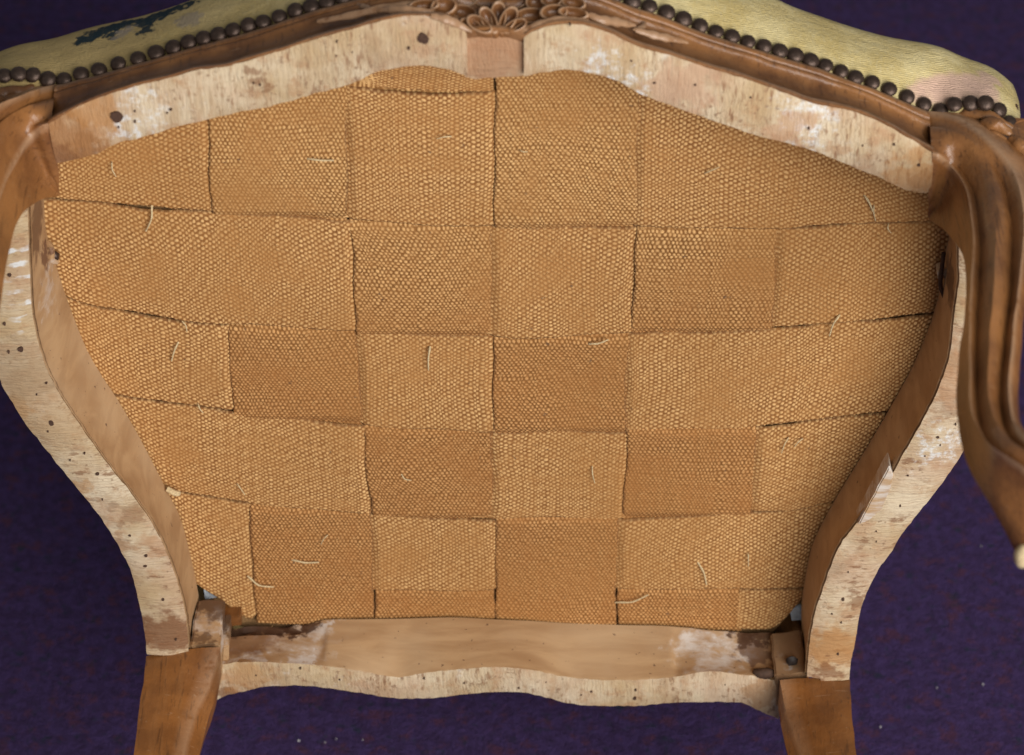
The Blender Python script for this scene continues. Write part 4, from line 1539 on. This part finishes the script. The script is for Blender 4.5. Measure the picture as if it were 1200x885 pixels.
# nails: one mesh, a copy for every nail
bm = bmesh.new()
prof = [(0.0, 0.0029), (0.0020, 0.0027), (0.0036, 0.0020), (0.0046, 0.0010), (0.00495, 0.0002), (0.0047, -0.0004), (0.0012, -0.0005), (0.0011, -0.006)]
NR = 14
vr = []
for r_, h_ in prof:
    if r_ == 0:
        vr.append([bm.verts.new((0, 0, h_))])
    else:
        vr.append([bm.verts.new((r_ * math.cos(2 * math.pi * k / NR) * (1 + 0.02 * math.sin(k * 2.1)), r_ * math.sin(2 * math.pi * k / NR), h_)) for k in range(NR)])
for k in range(NR):
    bm.faces.new((vr[0][0], vr[1][k], vr[1][(k + 1) % NR]))
for i in range(1, len(vr) - 1):
    for k in range(NR):
        bm.faces.new((vr[i][k], vr[i + 1][k], vr[i + 1][(k + 1) % NR], vr[i][(k + 1) % NR]))
bm.faces.new(vr[-1])
bmesh.ops.recalc_face_normals(bm, faces=bm.faces)
nail_me = bpy.data.meshes.new('upholstery_nail')
bm.to_mesh(nail_me)
bm.free()
finish(nail_me, 60)
nail_me.materials.append(M_nail)
for i, (x, y) in enumerate(NAILS_L + NAILS_R):
    o = bpy.data.objects.new('upholstery_nail', nail_me)
    COL.objects.link(o)
    o.parent = chair
    Yk = Yn + 0.002
    if i >= len(NAILS_L) + 24:
        Yk -= 0.003
    nv_ = Vector((random.uniform(-.2, .2), -0.52 + random.uniform(-.2, .2), 0.86)).normalized()
    if x > 1165:
        nv_ = Vector((0.35, -0.5, 0.75)).normalized()
    o.location = at(x, y, Yk) - BASE
    o.rotation_euler = nv_.to_track_quat('Z', 'Y').to_euler()
    s = random.uniform(0.95, 1.05)
    o.scale = (s, s, s)

# ---- back of the chair, lying on the carpet behind the seat -------------------------
zr = at(579, 800, 0).z
mb = MB()
for s in (-1, 1):
    mb.tube(spline([Vector((s * 0.205 - 0.012, 0.0, zr + 0.012)), Vector((s * 0.21 - 0.012, 0.12, zr - 0.005)), Vector((s * 0.225 - 0.012, 0.35, zr - 0.035)),
                    Vector((s * 0.20 - 0.012, 0.58, zr - 0.055)), Vector((s * 0.10 - 0.012, 0.63, zr - 0.060)), Vector((-0.012, 0.645, zr - 0.060))], 40), 0.019, 10, up=Vector((0, 0, 1)))
mb.tube(spline([Vector((-0.21, 0.13, zr - 0.008)), Vector((-0.012, 0.115, zr - 0.008)), Vector((0.19, 0.13, zr - 0.008))], 16), 0.017, 10, up=Vector((0, 0, 1)))
mb.build('back_frame', M_brown, chair)
mb = MB()
rws = []
for k in range(9):
    a = -math.pi / 2 + math.pi * k / 8
    sh = 0.80 + 0.20 * math.cos(a)
    hh = 0.020 * math.sin(a)
    ring = []
    for q in range(40):
        th = 2 * math.pi * q / 40
        x = 0.195 * abs(math.cos(th)) ** 0.6 * math.copysign(1, math.cos(th)) * sh
        y = 0.235 * abs(math.sin(th)) ** 0.6 * math.copysign(1, math.sin(th)) * sh
        ring.append(Vector((x - 0.012, 0.375 + y, zr - 0.035 - y * 0.10 + hh)))
    rws.append(ring)
mb.loft(rws, close=True)
mb.poly(rws[0])
mb.poly(rws[-1])
mb.build('back_cover', M_tap, chair, sharp=80)

# ---- lint on the carpet -----------------------------------------------------------
mb = MB()
def floor_at(px, py):
    d = F * FPX + RT * (px - 600.0) - U * (py - 442.5)
    t = (FLOOR + 0.001 - CAM.z) / d.z
    return CAM + d * t
for i, (px, py, r_) in enumerate([(1032, 852, 2.2), (1152, 802, 2.2), (350, 868, 2.4), (381, 870, 1.7), (394, 866, 1.5), (425, 867, 1.5), (1098, 806, 1.3), (1150, 640, 1.4)]):
    c = floor_at(px, py)
    r_ *= 0.00034
    top = [c + Vector((math.cos(k * 1.047) * r_ * random.uniform(.7, 1.2), math.sin(k * 1.047) * r_, r_ * 0.5)) for k in range(6)]
    bot = [p - Vector((0, 0, r_ * 1.2)) for p in top]
    mb.loft([top, bot], close=True)
    mb.poly(top)
o = mb.build('lint', M_lint, None)
o.location = BASE
o['kind'] = 'stuff'
o['label'] = 'tiny pale flecks of lint scattered on the purple carpet'
o['category'] = 'lint'
